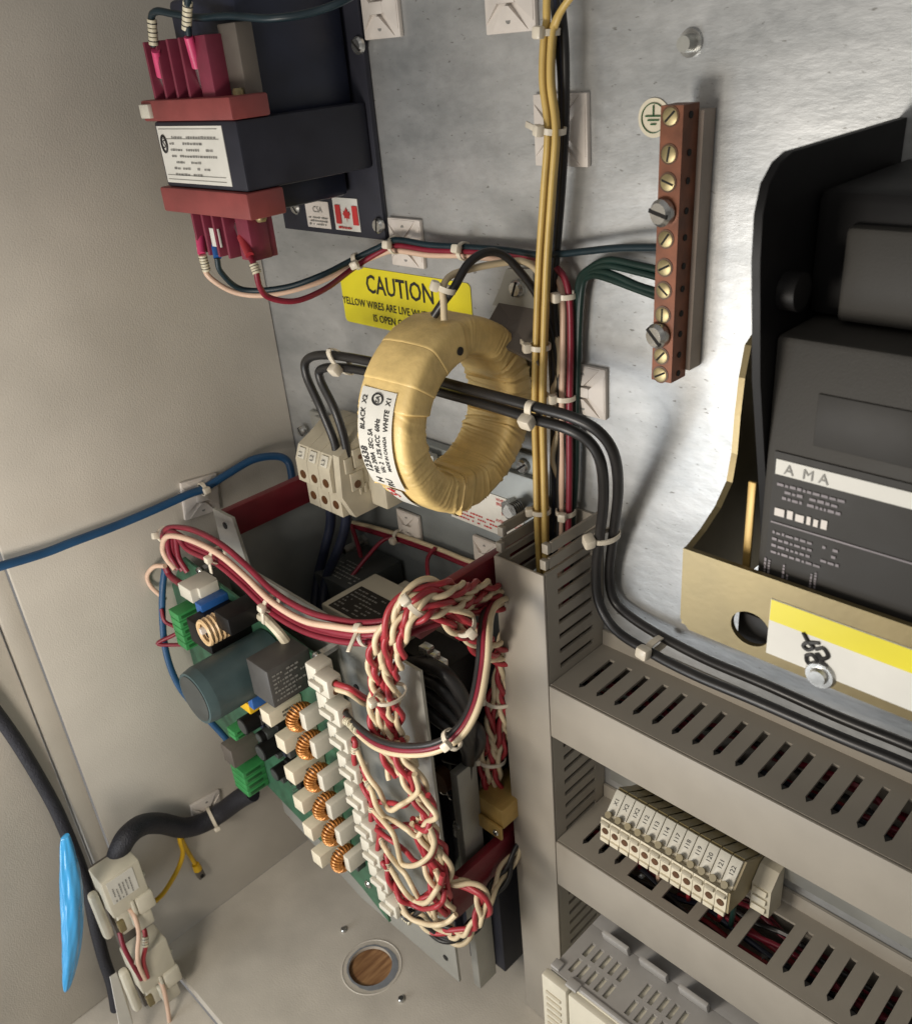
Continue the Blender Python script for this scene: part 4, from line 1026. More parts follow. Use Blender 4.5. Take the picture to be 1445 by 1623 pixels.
# --- the circuit board
BYP = -0.1240
PC = thing('circuit_board', (0.12, BYP, -0.53), 'green circuit board crowded with connectors, coils and capacitors', 'circuit board')
tl = P(290, 884, BYP); tr = P(508, 1046, BYP); br = P(617, 1462, BYP); bl = P(440, 1262, BYP); ml = P(392, 1190, BYP)
b = B(); b.prism([tl, tr, br, P(575, 1408, BYP), P(520, 1345, BYP), bl, P(345, 1160, BYP), P(262, 955, BYP)], (0, 0.0018, 0)); b.build('board', 'pcb_green', PC)
def Q(px, py, h=0.0): return P(px, py, BYP - h)
for px, py in ((318, 905), (503, 1040), (330, 1180), (585, 1400)):
    c = Q(px, py)
    B().cyl(Vector((c.x, BYP + 0.002, c.z)), Vector((c.x, PY + 0.0001, c.z)), 0.0030, seg=6).build('standoff', 'steel', PC)
    screw(PC, c, (0, -1, 0), 0.0030, 'steel', h=0.0022)
def comp(name, px, py, size, mat, bev=0.0006, rot=None, h0=0.0, parent=None):
    """box standing on the board: pixel of the base centre, (x, protrusion, z)"""
    c = Q(px, py)
    return B().box(c + Vector((0, -size[1] / 2 - h0, 0)), size, rot, bev).build(name, mat, parent or PC)
# big capacitor and its neighbours
c = Q(432, 1036); fr_ = c + Vector((0, -0.056, 0))
cap = B().cyl(c + Vector((0, -0.001, 0)), c + Vector((0, -0.050, 0)), 0.0180, seg=40).cyl(c + Vector((0, -0.050, 0)), fr_, 0.0180, 0.0168, seg=40).build('capacitor', 'cap_sleeve', PC)
B().cyl(fr_ + Vector((0, 0.0003, 0)), fr_ + Vector((0, -0.0005, 0)), 0.0150, seg=32).build('end_disc', 'cap_end', cap)
B().tube(spline([Q(408, 975, 0.003), Q(420, 980, 0.006), Q(440, 1000, 0.008), Q(455, 1020, 0.004)], 6), 0.0030, 8).build('glue_bead', 'cream_light', PC)
bx_ = comp('printed_relay', 478, 1044, (0.0215, 0.030, 0.0265), 'dark_box', 0.0010)
c = Q(478, 1044); xx = c.x + 0.0215 / 2 + 0.0003
B().scribble((xx, BYP - 0.0275, c.z - 0.010), (0, 1, 0), (0, 0, 1), 0.024, 0.020, 7, 41, 0.5).build('relay_print', 'grey_ink', bx_, smooth=0)
# yellow wire ends and small parts below the relay
comp('film_capacitor', 432, 1092, (0.012, 0.022, 0.008), 'bright_yellow')
comp('film_capacitor', 446, 1083, (0.006, 0.024, 0.010), 'relay_blue')
for px, py, r_, L in ((428, 1125, 0.0062, 0.022), (452, 1168, 0.0062, 0.020), (466, 1207, 0.0050, 0.016), (442, 1150, 0.0042, 0.016)):
    c = Q(px, py); e = B().cyl(c, c + Vector((0, -L, 0)), r_, seg=24).build('small_capacitor', 'black_plastic', PC)
    B().cyl(c + Vector((0, -L + 0.0002, 0)), c + Vector((0, -L - 0.0004, 0)), r_ * 0.82, seg=24).build('end_disc', 'cap_end', e)
# choke with open winding, blue trimmer, green pluggable terminals
comp('choke_core', 380, 975, (0.026, 0.030, 0.018), 'black_plastic', 0.001)
c = Q(340, 1000, 0.026)
for k in range(5):
    ring = [c + Vector((0.0072 * math.cos(a * math.pi / 8) , -0.0030 * k + 0.006, 0.0078 * math.sin(a * math.pi / 8) + 0.002)) for a in range(16)]
    B().tube(ring, 0.0015, 6, closed=True).build('winding_turn', 'tan_winding', PC)
comp('bobbin_arm', 392, 962, (0.003, 0.034, 0.004), 'mount_white', 0.0004)
comp('bobbin_block', 410, 958, (0.016, 0.026, 0.012), 'black_plastic', 0.0008)
comp('trimmer', 358, 945, (0.008, 0.020, 0.009), 'relay_blue', 0.0006)
def green_block(px, py, w, n_, dep=0.018, hh=0.022):
    c = Q(px, py)
    for k in range(n_):
        z = c.z - hh / 2 + (k + 0.5) * hh / n_
        bb = B().box((c.x, BYP - dep / 2, z), (w, dep, hh / n_ * 0.93), None, 0.0007).build('green_terminal', 'terminal_green', PC)
        B().span((c.x + w / 2 - 0.0006, BYP - dep + 0.002, z - hh / n_ * 0.18), (c.x + w / 2 + 0.0005, BYP - 0.004, z + hh / n_ * 0.18), 0.0002).build('slot', 'dark_green', bb)
green_block(322, 978, 0.013, 5, 0.020, 0.030)
green_block(412, 1215, 0.018, 4, 0.018, 0.024)
green_block(405, 1140, 0.010, 2, 0.020, 0.008)
comp('grey_relay', 402, 1172, (0.014, 0.022, 0.016), 'bracket_steel', 0.0006)
comp('blue_plug', 415, 1240, (0.004, 0.012, 0.006), 'translucent_blue', 0.0004)
for k in range(16):
    t = k / 15; px = 455 + 120 * t + rnd.uniform(-6, 6); py = 1205 + 165 * t + rnd.uniform(-10, 10)
    comp('chip', px, py, (rnd.uniform(0.004, 0.009), rnd.uniform(0.003, 0.008), rnd.uniform(0.004, 0.008)), rnd.choice(['black_plastic', 'dark_box', 'black_plastic', 'cap_end']), 0.0003)
for k in range(26):
    t = k / 25; px = 450 + 110 * t + rnd.uniform(-8, 8); py = 1200 + 165 * t + rnd.uniform(-12, 12)
    c = Q(px, py); B().cyl(c, c + Vector((0, -0.005, 0)), 0.0005, seg=6).build('pin', 'steel', PC)
for k in range(34):
    px = rnd.uniform(415, 480) ; py = 1090 + (px - 415) * 1.55 + rnd.uniform(-28, 40)
    comp('small_part', px, py, (rnd.uniform(0.003, 0.007), rnd.uniform(0.004, 0.014), rnd.uniform(0.003, 0.006)), rnd.choice(['black_plastic', 'dark_box', 'black_plastic', 'cap_end', 'bracket_steel', 'navy_wire']), 0.0003)
# six rows: white resistor, copper coil on a white bobbin
rows = [(438, 1130, 476, 1136), (462, 1172, 492, 1180), (476, 1222, 504, 1232), (490, 1268, 517, 1277), (505, 1311, 531, 1318), (519, 1354, 545, 1360)]
for i, (rx, ry, tx_, ty_) in enumerate(rows):
    tip = P(rx - 22, ry - 2, BYP - 0.024)
    r_ = B().box(Vector((tip.x + 0.004, BYP - 0.0128, tip.z - 0.002)), (0.0100, 0.0245, 0.0108), None, 0.0006).build('ceramic_resistor', 'resistor', PC)
    ct = Vector((tip.x + 0.004, BYP - 0.0128, tip.z - 0.002))
    B().scribble((ct.x + 0.0053, ct.y - 0.003, ct.z - 0.0032), (0, 1, 0), (0, 0, 1), 0.010, 0.0058, 2, 60 + i, 0.6).build('resistor_print', 'bracket_steel', r_, smooth=0)
    tc_ = P(tx_, ty_, BYP - 0.016)
    bo = B().box(tc_ + Vector((0.0062, 0.006, 0.0012)), (0.0055, 0.017, 0.0125), None, 0.0007).build('coil_bobbin', 'white_plastic', PC)
    # toroid coil, axis along x, drawn as separate turns
    R1, R2 = 0.0060, 0.0031
    tb = B(); nt_ = 26
    for k in range(nt_):
        a = 2 * math.pi * k / nt_; cc = tc_ + Vector((0, math.cos(a) * R1, math.sin(a) * R1)); rad = Vector((0, math.cos(a), math.sin(a)))
        tb.tube([cc + rad * R2 * math.cos(q_ * math.pi / 5) + Vector((1, 0, 0)) * R2 * 1.15 * math.sin(q_ * math.pi / 5) for q_ in range(10)], 0.00078, 5, closed=True)
    tag(tb.build('copper_coil', 'winding', bo), kind='stuff')
    B().ball(tc_ + Vector((-0.002, -0.001, 0.0058)), 0.0026).build('glue_drop', 'white_plastic', bo)
# plug connectors down the board's near edge, wires leaving to the right
plugs = [(508, 1073), (525, 1118), (541, 1164), (556, 1212), (567, 1258), (580, 1303), (592, 1345), (604, 1385), (618, 1425)]
plug_end = []
for i, (px, py) in enumerate(plugs):
    c = P(px, py, BYP - 0.010)
    big = 1.0 if i < 2 else 0.86
    th = thing('plug_connector', c, 'white plastic plug on the circuit board, ' + ['uppermost, its wire pair cut short', 'second from the top, feeding the wide arc', 'third from the top', 'fourth from the top', 'fifth from the top', 'sixth from the top', 'seventh from the top', 'eighth from the top', 'lowest, with black and cream wires'][i], 'connector', 'white plugs on the board edge')
    B().box(c + Vector((-0.005, 0.0035, 0.0004)), (0.0105 * big, 0.0125, 0.0135 * big), None, 0.0014).build('header', 'white_plastic', th)
    B().box(c + Vector((0.0065 * big, 0.0005, -0.001)), (0.0125 * big, 0.0105, 0.0128 * big), None, 0.0014).build('plug', 'white_plastic', th)
    for zq in (0.0028, -0.0030): B().cyl(c + Vector((0.0065 * big + 0.0062 * big, 0.0005, -0.001 + zq)), c + Vector((0.0065 * big + 0.0066 * big, 0.0005, -0.001 + zq)), 0.0022, seg=12).build('wire_opening', 'brown_disc', th)
    B().box(c + Vector((0.003, -0.0058, -0.001)), (0.0110, 0.0030, 0.0042), None, 0.0006).build('latch', 'white_plastic', th)
    plug_end.append(c + Vector((0.0125 * big, 0.0005, -0.001)))
comp_top = Q(306, 940)
th = thing('plug_connector', comp_top, 'white plastic plug at the upper corner of the board by the left wall', 'connector', 'white plugs on the board edge')
c = Q(315, 930, 0.010)
B().box(c, (0.016, 0.020, 0.010), None, 0.0008).build('plug', 'white_plastic', th)
B().box(c + Vector((0.008, 0.002, 0.001)), (0.005, 0.014, 0.0075), None, 0.0006).build('header', 'white_plastic', th)

# --- contactor and relays inside the starter
CT = thing('contactor', (0.165, -0.06, -0.355), 'beige contactor with a dark printed plate behind the board plate', 'contactor')
B().span((0.134, -0.0880, -0.3520), (0.198, -0.0420, -0.3105), 0.0012).build('case', 'contact_cream', CT)
B().span((0.128, -0.0800, -0.3525), (0.1335, -0.050, -0.3150), 0.0008).build('end_step', 'contact_cream', CT)
B().span((0.150, -0.0415, -0.3525), (0.198, -0.030, -0.316), 0.0008).build('rear_step', 'contact_cream', CT)
pl_ = B().span((0.140, -0.0865, -0.3104), (0.178, -0.0590, -0.3100)).build('printed_plate', 'breaker_label', CT)
B().scribble((0.142, -0.0850, -0.3098), (1, 0, 0), (0, 1, 0), 0.034, 0.024, 7, 51, 0.4).build('plate_print', 'grey_ink', pl_, smooth=0)
RL = thing('overload_relay', (0.115, -0.03, -0.36), 'grey relay with printed side beside the beige contactor', 'relay')
B().span((0.088, -0.060, -0.351), (0.1255, -0.012, -0.318), 0.001).build('case', 'cap_end', RL)
B().scribble((0.092, -0.056, -0.3178), (1, 0, 0), (0, 1, 0), 0.030, 0.022, 6, 52, 0.4).build('print', 'plate_steel', RL, smooth=0)
c = P(555, 868, -0.022)
th = thing('stud_bolt', c, 'grey threaded stud bolt behind the contactor', 'bolt')
b = B().cyl(c + Vector((0, 0.0138, 0)), c + Vector((0, -0.006, 0)), 0.0026, seg=14)
for k in range(7): b.cyl(c + Vector((0, -0.006 + k * 0.0018, 0)), c + Vector((0, -0.0054 + k * 0.0018, 0)), 0.0030, seg=14)
b.build('thread', 'plate_steel', th); B().cyl(c + Vector((0, 0.0105, 0)), c + Vector((0, 0.0138, 0)), 0.0050, seg=6).build('nut', 'plate_steel', th)
c = P(815, 806, -0.020)
th = thing('stud_bolt', c, 'bright threaded bolt with nut beside the open duct end', 'bolt')
b = B().cyl(P(815, 806, -0.0085), c + Vector((0, -0.004, 0)), 0.0040, seg=16)
for k in range(5): b.cyl(c + Vector((0, -0.004 + k * 0.0016, 0)), c + Vector((0, -0.0033 + k * 0.0016, 0)), 0.0045, seg=16)
b.build('thread', 'steel', th)
B().cyl(P(815, 806, -0.0085) + Vector((0, -0.004, 0)), P(815, 806, -0.0085), 0.0075, seg=6).build('nut', 'steel', th)

# --- things to the right of the board plate
c = P(700, 1236, -0.075)
th = thing('disc_varistor', c, 'brown disc-shaped varistor inside the starter below the black cables', 'varistor')
B().cyl(c + Vector((0, 0.004, 0)), c + Vector((0, -0.003, 0)), 0.0088, 0.0080, seg=32).build('disc', 'brown_disc', th)
for s_ in (-1, 1): B().tube(spline([c + Vector((s_ * 0.003, 0.0, -0.006)), c + Vector((s_ * 0.004, 0.002, -0.016)), c + Vector((s_ * 0.002, 0.012, -0.024))], 5), 0.0005, 6).build('lead', 'steel', th)
c = P(785, 1285, -0.060)
th = thing('plated_clip', c, 'brass coloured folded clip with a screw beside the upright duct', 'clip')
B().span((c.x - 0.012, -0.066, c.z - 0.004), (c.x + 0.012, -0.030, c.z + 0.012), 0.0012).build('block', 'tan_bracket', th)
B().span((c.x - 0.008, -0.0685, c.z - 0.012), (c.x + 0.012, -0.0662, c.z - 0.001), 0.0010).build('tongue', 'tan_bracket', th)
screw(th, Vector((c.x + 0.008, -0.0686, c.z - 0.0065)), (0, -1, 0), 0.0022, 'steel', h=0.0014)
c = P(732, 1303, -0.078)
th = thing('ring_lug', c, 'bright ring lug and bolt hanging beside the brass coloured clip', 'lug')
B().cyl(c, c + Vector((0, -0.004, 0)), 0.0040, seg=14).cyl(c + Vector((0, -0.004, 0)), c + Vector((0, -0.006, 0)), 0.0026, seg=12).build('bolt', 'steel', th)
wire('wire', [c + Vector((0, 0.002, 0)), c + Vector((-0.002, 0.004, 0.012)), c + Vector((0.003, 0.006, 0.03)), c + Vector((0.004, 0.008, 0.05))], 0.0024, 'black_wire', 'grey-black wire hanging down to the ring lug')
c = P(745, 1352, -0.060)
wire('earth_sleeve', [c + Vector((0.006, 0.006, 0.014)), c + Vector((0.002, 0.0, 0.004)), c + Vector((-0.002, -0.002, -0.008)), c + Vector((-0.008, 0.0, -0.020))], 0.0070, 'dark_green', 'thick green sleeved wire behind the lower red bar', 'wire', seg=14)
# fat black motor leads
for i in range(4):
    k = i * 1.0
    wire('motor_lead', trace([(640 - 4 * i, 1052 + 26 * i, -0.085), (672, 1052 + 24 * i, -0.088), (706 - 4 * i, 1068 + 24 * i, -0.088), (734 - 5 * i, 1108 + 17 * i, -0.083), (745 - 2 * i, 1155 + 10 * i, -0.075), (742, 1215, -0.068), (738, 1260, -0.060), (736 - 3 * i, 1320, -0.054)]), 0.0042, 'black_wire', ['uppermost fat black motor lead curving down inside the starter', 'second fat black motor lead curving down inside the starter', 'third fat black motor lead curving down inside the starter', 'lowest fat black motor lead curving down inside the starter'][i], 'cable', 'fat black motor leads', seg=12)
wire('motor_lead', trace([(700, 1130, -0.07), (752, 1150, -0.07), (760, 1180, -0.068), (740, 1205, -0.066), (705, 1200, -0.066)]), 0.0036, 'black_wire', 'black lead looping back below the fat motor leads', 'cable', seg=12)
th = thing('terminal_lug_block', P(680, 1030, -0.07), 'dark terminal block with bright screws above the fat motor leads', 'terminal block')
B().span((0.200, -0.082, -0.345), (0.238, -0.055, -0.318), 0.0015).build('base', 'black_plastic', th)
for px, py in ((676, 1030), (686, 1040), (698, 1052)):
    c = P(px, py, -0.083); B().box(c, (0.007, 0.006, 0.006), None, 0.0005).build('screw_clamp', 'steel', th)

# ================================================================== bundles over the board
def strands(path, specs, r, turns, name, labels, group, width=0.0, sub=12, phase=0.0, vdir=None):
    """path: centre points; specs: list of (mat, pair_index); pairs twist about their own centre line"""
    sp = spline(path, sub); n_ = len(sp)
    L = [0.0]
    for i in range(1, n_): L.append(L[-1] + (sp[i] - sp[i - 1]).length)
    npair = max(s[1] for s in specs) + 1
    nrm = None; frames = []
    for i in range(n_):
        t = (sp[min(n_ - 1, i + 1)] - sp[max(0, i - 1)]).normalized()
        view = (CAM - sp[i]).normalized() if vdir is None else Vector(vdir)
        sidev = t.cross(Vector((0.62, -0.62, 0.45))).normalized(); dep = sidev.cross(t).normalized()
        frames.append((sidev, dep))
    for mat, pi, ph, lab in specs:
        pts = []
        off = (pi - (npair - 1) / 2) * (width / max(1, npair)) if npair > 1 else 0
        for i in range(n_):
            sidev, dep = frames[i]
            a = 2 * math.pi * turns * L[i] + ph * math.pi + pi * 2.1 + phase + 0.5 * math.sin(L[i] * 90 + pi * 1.7)
            wob = 0.0012 * math.sin(L[i] * 130 + pi * 2.3)
            pts.append(sp[i] + sidev * (off + wob + r * 1.12 * math.cos(a)) + dep * (r * 1.12 * math.sin(a) + 0.0012 * math.sin(L[i] * 70 + pi * 3.0)))
        o = B().tube(pts, r, 7).build(name, mat, smooth=60)
        tag(o, lab, 'wire', group)
RT = 0.00165
def pairs(n_, where):
    out = []
    for k in range(n_):
        out.append(('red_wire', k, 0, 'red wire twisted with a cream one, ' + where)); out.append(('cream_wire', k, 1, 'cream wire twisted with a red one, ' + where))
    return out
# hanging bundle in front of the plate edge
strands(trace([(805, 948, -0.044), (770, 946, -0.066), (718, 946, -0.100), (672, 950, -0.117), (640, 975, -0.126), (618, 1020, -0.130), (608, 1070, -0.130), (610, 1120, -0.128), (616, 1165, -0.126), (628, 1200, -0.124), (640, 1225, -0.123)]), pairs(5, 'hanging before the board plate'), RT, 36, 'twisted_wire', None, 'twisted wires in front of the board plate', width=0.0155)
# branch to the right and down behind the duct edge
strands(trace([(665, 957, -0.112), (700, 966, -0.105), (730, 985, -0.096), (752, 1010, -0.082), (775, 1030, -0.066), (795, 1040, -0.052), (820, 1046, -0.042)]), pairs(3, 'branching off behind the upright duct'), RT, 33, 'twisted_wire', None, 'twisted wires branching behind the duct', width=0.012, phase=1.0)
strands(trace([(822, 1000, -0.040), (808, 1030, -0.046), (800, 1070, -0.050), (792, 1120, -0.052), (785, 1170, -0.053), (779, 1215, -0.054), (777, 1255, -0.054)]), pairs(4, 'dropping beside the upright duct'), RT, 33, 'twisted_wire', None, 'twisted wires beside the duct', width=0.0135, phase=2.0)
# loop at the bottom
strands(trace([(690, 1375, -0.121), (715, 1395, -0.118), (745, 1405, -0.112), (765, 1425, -0.110), (762, 1455, -0.112), (740, 1475, -0.116), (712, 1476, -0.119), (680, 1466, -0.123)]), pairs(2, 'looping round the lower red bar'), RT, 34, 'twisted_wire', None, 'twisted wires looping at the bottom', width=0.0060, phase=0.4)
# black and cream twist behind
strands(trace([(650, 1440, -0.128), (690, 1480, -0.122), (725, 1488, -0.114), (755, 1460, -0.098), (778, 1420, -0.080), (798, 1385, -0.066), (815, 1352, -0.054), (836, 1325, -0.044)]), [('black_wire', 0, 0, 'black wire twisted with a cream one under the lower red bar'), ('cream_wire', 0, 1, 'cream wire twisted with a black one under the lower red bar'), ('black_wire', 1, 0, 'black wire twisted with a cream one under the lower red bar'), ('cream_wire', 1, 1, 'cream wire twisted with a black one under the lower red bar')], RT, 32, 'twisted_wire', None, 'black and cream twisted wires at the bottom', width=0.006)
# loose twist below the arc, and the wire pairs sagging from the plugs into it
def Z(x, y): return 540 + x / 4.272, 1180 + y / 4.272
spine = [(400, -30), (430, 100), (490, 220), (535, 350), (590, 480), (615, 620), (645, 720), (685, 830), (705, 930), (695, 1040), (700, 1130)]
strands([P(*Z(x, y), -0.1255 + 0.0004 * k) for k, (x, y) in enumerate(spine)], pairs(3, 'in the loose strand below the wide arc'), RT, 30, 'twisted_wire', None, 'twisted wires below the arc', width=0.0085, phase=0.8)
strands([P(*Z(x - 75 + 6 * k, y + 30), -0.1285 + 0.0004 * k) for k, (x, y) in enumerate(spine[4:])], pairs(2, 'in the short strand next to the plugs'), RT, 26, 'twisted_wire', None, 'twisted wires next to the plugs', width=0.0070, phase=1.9)
nth = ['third', 'fourth', 'fifth', 'sixth', 'seventh', 'eighth']
runs = [
    ([(90, 100), (120, 200), (160, 310), (215, 378), (285, 390), (355, 397), (425, 415), (470, 370), (490, 290), (470, 200)], [(140, 110), (190, 220), (258, 310), (298, 395), (340, 445), (400, 412), (470, 370), (525, 310), (500, 200)]),
    ([(215, 420), (250, 510), (312, 558), (400, 546), (495, 546), (575, 585), (605, 520), (632, 420), (590, 340)], [(205, 300), (242, 415), (300, 490), (370, 522), (445, 572), (520, 620), (578, 530), (648, 488), (580, 390), (540, 330)]),
    ([(210, 530), (290, 612), (370, 668), (440, 722), (495, 785), (550, 805), (605, 770), (640, 690), (620, 600)], [(345, 590), (382, 690), (410, 800), (470, 822), (540, 802), (608, 742), (632, 650), (600, 560)]),
    ([(252, 735), (300, 822), (350, 892), (385, 955), (435, 1020), (520, 1048), (600, 1002), (665, 960), (690, 880)], [(312, 722), (380, 812), (440, 882), (488, 970), (530, 1040), (585, 1110), (625, 1165)]),
    ([(318, 900), (352, 965), (405, 1030), (480, 1062), (560, 1040), (640, 1000), (700, 920)], [(425, 985), (500, 1055), (578, 1070), (642, 992), (672, 930), (640, 850)]),
    ([(400, 1050), (480, 1082), (560, 1112), (640, 1100), (690, 1060), (705, 980)], [(450, 1155), (556, 1210), (650, 1222), (725, 1200), (780, 1150)])]
for i in range(2, 8):
    s_ = plug_end[i]; m_ = i - 2
    for j, mt in enumerate(('red_wire', 'cream_wire')):
        a = s_ + Vector((0, 0, 0.003 - 0.006 * j)); zz = runs[m_][j]; nz_ = len(zz)
        body_ = [P(*Z(x, y), -0.1355 + 0.0075 * (k / (nz_ - 1)) - 0.0016 * j + 0.0022 * math.sin(1.9 * k + m_ + 2 * j)) for k, (x, y) in enumerate(zz)]
        o_ = B().tube(spline([a - Vector((0.004, 0, 0)), a + Vector((0.002, -0.0004, -0.0004))] + body_, 8), RT, 8).build('wire', mt, smooth=60)
        tag(o_, '%s wire sagging from the %s plug into the loose strand' % ('red' if j == 0 else 'cream', nth[m_]), 'wire', 'wires from the plugs')
        if j == i % 2:
            m0 = a + Vector((0.002, -0.0004, -0.0004)); dm = (body_[0] - m0).normalized()
            marker(m0 + dm * 0.003, m0 + dm * 0.008, 'white marker ring on a wire leaving the %s plug' % nth[m_], 0.0022, 2)
# lowest plug: black and cream
for j, mt in enumerate(('black_wire', 'cream_wire', 'black_wire')):
    a = plug_end[8] + Vector((-0.003, 0, 0.003 - 0.003 * j))
    wire('wire', [a, a + Vector((0.008, 0, -0.002))] + trace([(662 + 5 * j, 1456 - 8 * j, -0.130), (690, 1478 - 8 * j, -0.124), (716, 1488 - 8 * j, -0.119)]), RT, mt, ['upper black wire from the lowest plug', 'cream wire from the lowest plug', 'lower black wire from the lowest plug'][j], group='wires from the plugs')
marker(P(640, 1452, -0.1315), P(652, 1462, -0.131), 'white marker rings on the black wire from the lowest plug', 0.0024, 2)
# top plug: short red and cream stubs
for j, mt in enumerate(('red_wire', 'cream_wire')):
    a = plug_end[0] + Vector((-0.002, 0, 0.002 - 0.004 * j))
    wire('wire', [a, P(556 - 2 * j, 1092 + 7 * j, -0.131), P(578 - 3 * j, 1106 + 8 * j, -0.122), P(590 - 3 * j, 1110 + 8 * j, -0.113)], 0.0017, mt, '%s stub wire from the uppermost plug' % ('red' if j == 0 else 'cream'), group='wires from the plugs')
# second plug: markers and the three-wire arc
for j, mt in enumerate(('black_wire', 'maroon_wire', 'cream_wire')):
    o_ = (j - 1) * 7
    pts = [plug_end[1] + Vector((-0.002, 0, 0.003 - 0.003 * j))] + trace([(562, 1152 + o_ * 0.8, -0.136), (596, 1178 + o_, -0.138), (640, 1189 + o_, -0.138), (690, 1184 + o_, -0.134), (728 + o_ * 0.7, 1160 + o_ * 0.7, -0.126), (752 + o_, 1118, -0.116), (764 + o_, 1060, -0.104), (768 + o_, 1010, -0.094), (771 + o_, 978, -0.080), (782 + o_, 955, -0.062), (805 + o_, 946, -0.046), (822 + o_, 944, -0.040)])
    wire('wire', pts, 0.0017, mt, '%s wire of the wide arc below the hanging bundle' % ['black', 'dark red', 'cream'][j], group='three-wire arc')
for j in range(3):
    marker(P(548 + 6 * j, 1142 + 5 * j, -0.137 + 0.001 * j), P(556 + 6 * j, 1146 + 6 * j, -0.137), 'white marker ring at the second plug, start of the wide arc', 0.0024, 2)
cable_tie(P(716, 1172, -0.130), P(740, 1150, -0.124) - P(700, 1182, -0.132), 0.0050, (-0.2, -1, -0.4), 'cable tie on the wide three-wire arc', group='nylon ties on the starter wiring')
# red and cream bundle along the top edge of the board
cpath = [(266, 902, -0.130), (253, 880, -0.131), (249, 856, -0.131), (262, 843, -0.131), (300, 850, -0.131), (345, 872, -0.131), (385, 905, -0.131), (430, 948, -0.130), (480, 978, -0.129), (530, 993, -0.127), (580, 998, -0.124), (630, 990, -0.117), (680, 972, -0.108), (730, 955, -0.088), (775, 946, -0.060), (805, 940, -0.040)]
offs = [(3, -7, 0.001), (2, 12, -0.002), (0, 18, 0.001), (-2, 25, -0.001)]
for i, (ox, oy, od) in enumerate(offs):
    pts = []
    for k, (a, b2, y) in enumerate(cpath):
        f = 1 if k > 3 else 0.4
        inn = (8 * (i + 1)) if k < 4 else 0
        pts.append((a + ox * f + inn * (1 if k < 3 else 0.6), b2 + oy * (1 if k > 3 else 0.35) - 4, y + od))
    wire('wire', trace(pts), 0.0019, 'maroon_wire', ['uppermost dark red wire, above the pink one, along the top of the circuit board', 'dark red wire just below the pink one along the top of the circuit board', 'third dark red wire of the bundle along the top of the circuit board', 'lowest dark red wire of the bundle along the top of the circuit board'][i], group='bundle along the top of the board')
wire('wire', trace([(278, 902, -0.134), (264, 885, -0.135), (258, 868, -0.135), (266, 850, -0.135)] + [(a, b2 + 5 - (5 if k > 4 else 0), y - 0.003) for k, (a, b2, y) in enumerate(cpath[4:])]), 0.0019, 'pink_wire', 'pale pink wire of the bundle along the top of the circuit board', group='bundle along the top of the board')
wire('wire', trace([(262, 950, -0.138), (240, 930, -0.140), (234, 912, -0.140), (245, 898, -0.138), (262, 897, -0.136)]), 0.0017, 'pink_wire', 'pale pink wire curling round to the corner plug')
wire('wire', trace([(262, 897, -0.134), (270, 912, -0.134), (286, 925, -0.136)]), 0.0024, 'maroon_wire', 'dark red wires ending at the corner plug')
tg_ = 'nylon ties on the starter wiring'
def tie2(k, head, label, r=0.0062, dy=10, tail=0.0):
    a = P(cpath[k][0], cpath[k][1] + dy, cpath[k][2]); d = P(cpath[k + 1][0], cpath[k + 1][1] + dy, cpath[k + 1][2]) - P(cpath[k - 1][0], cpath[k - 1][1] + dy, cpath[k - 1][2])
    cable_tie(a, d, r, head, label, group=tg_, tail=tail)
tie2(3, (0, -1, 0.3), 'cable tie at the corner where the red bundle turns down', 0.0050, 4)
tie2(5, (-0.1, -1, 0), 'cable tie on the red bundle near the corner standoff', 0.0048, 8, 0.008)
tie2(7, (-0.4, -1, 0.1), 'cable tie on the red bundle above the big capacitor', 0.0050, 8, 0.010)
tie2(10, (0, -0.5, 1), 'cable tie on the red bundle left of the hanging twisted wires', 0.0052, 9, 0.012)
cable_tie(P(618, 1100, -0.1295), P(610, 1125, -0.128) - P(612, 1075, -0.130), 0.0088, (-0.2, -1, 0), 'cable tie round the hanging bundle at its middle', flat=0.6, group=tg_)
cable_tie(P(618, 1168, -0.126), P(628, 1200, -0.125) - P(612, 1130, -0.128), 0.0085, (-1, -0.5, 0), 'cable tie round the hanging bundle above the wide arc', flat=0.7, group=tg_)
cable_tie(P(655, 958, -0.122), P(640, 975, -0.126) - P(672, 950, -0.117), 0.0085, (0, -1, 0.3), 'cable tie round the twisted bundle at its upper bend', flat=0.7, group=tg_)
cable_tie(P(735, 990, -0.094), P(752, 1010, -0.09) - P(715, 975, -0.100), 0.0080, (0.3, -0.6, 0.7), 'cable tie round the branch beside the upright duct', flat=0.7, group=tg_)
cable_tie(P(791, 1110, -0.052), P(787, 1150, -0.052) - P(796, 1080, -0.051), 0.0085, (-0.8, -1, 0), 'upper cable tie on the twisted wires beside the duct', flat=0.6, group=tg_)
cable_tie(P(780, 1205, -0.054), P(778, 1235, -0.054) - P(784, 1170, -0.053), 0.0080, (-0.8, -1, 0), 'lower cable tie on the twisted wires beside the duct', flat=0.6, group=tg_)
# red wires across the chassis
gr_ = 'wires across the chassis'
for i in range(3):
    wire('wire', trace([(560, 828 + 3 * i, -0.012), (600, 838 + 4 * i, -0.013), (645, 852 + 4 * i, -0.014), (700, 872 + 4 * i, -0.014), (745, 890 + 4 * i, -0.014), (800, 905 + 4 * i, -0.016)]), 0.0016, ['cream_wire', 'maroon_wire', 'maroon_wire'][i], '%s wire running across the starter chassis' % ['cream', 'dark red', 'dark red'][i], group=gr_)
wire('wire', trace([(625, 850, -0.016), (605, 858, -0.022), (580, 885, -0.035), (560, 910, -0.045), (545, 925, -0.052)]), 0.0014, 'maroon_wire', 'thin dark red wire dropping left behind the contactor')
wire('wire', trace([(690, 868, -0.016), (678, 885, -0.024), (678, 910, -0.033), (684, 935, -0.040)]), 0.0014, 'maroon_wire', 'thin dark red wire dropping behind the contactor')
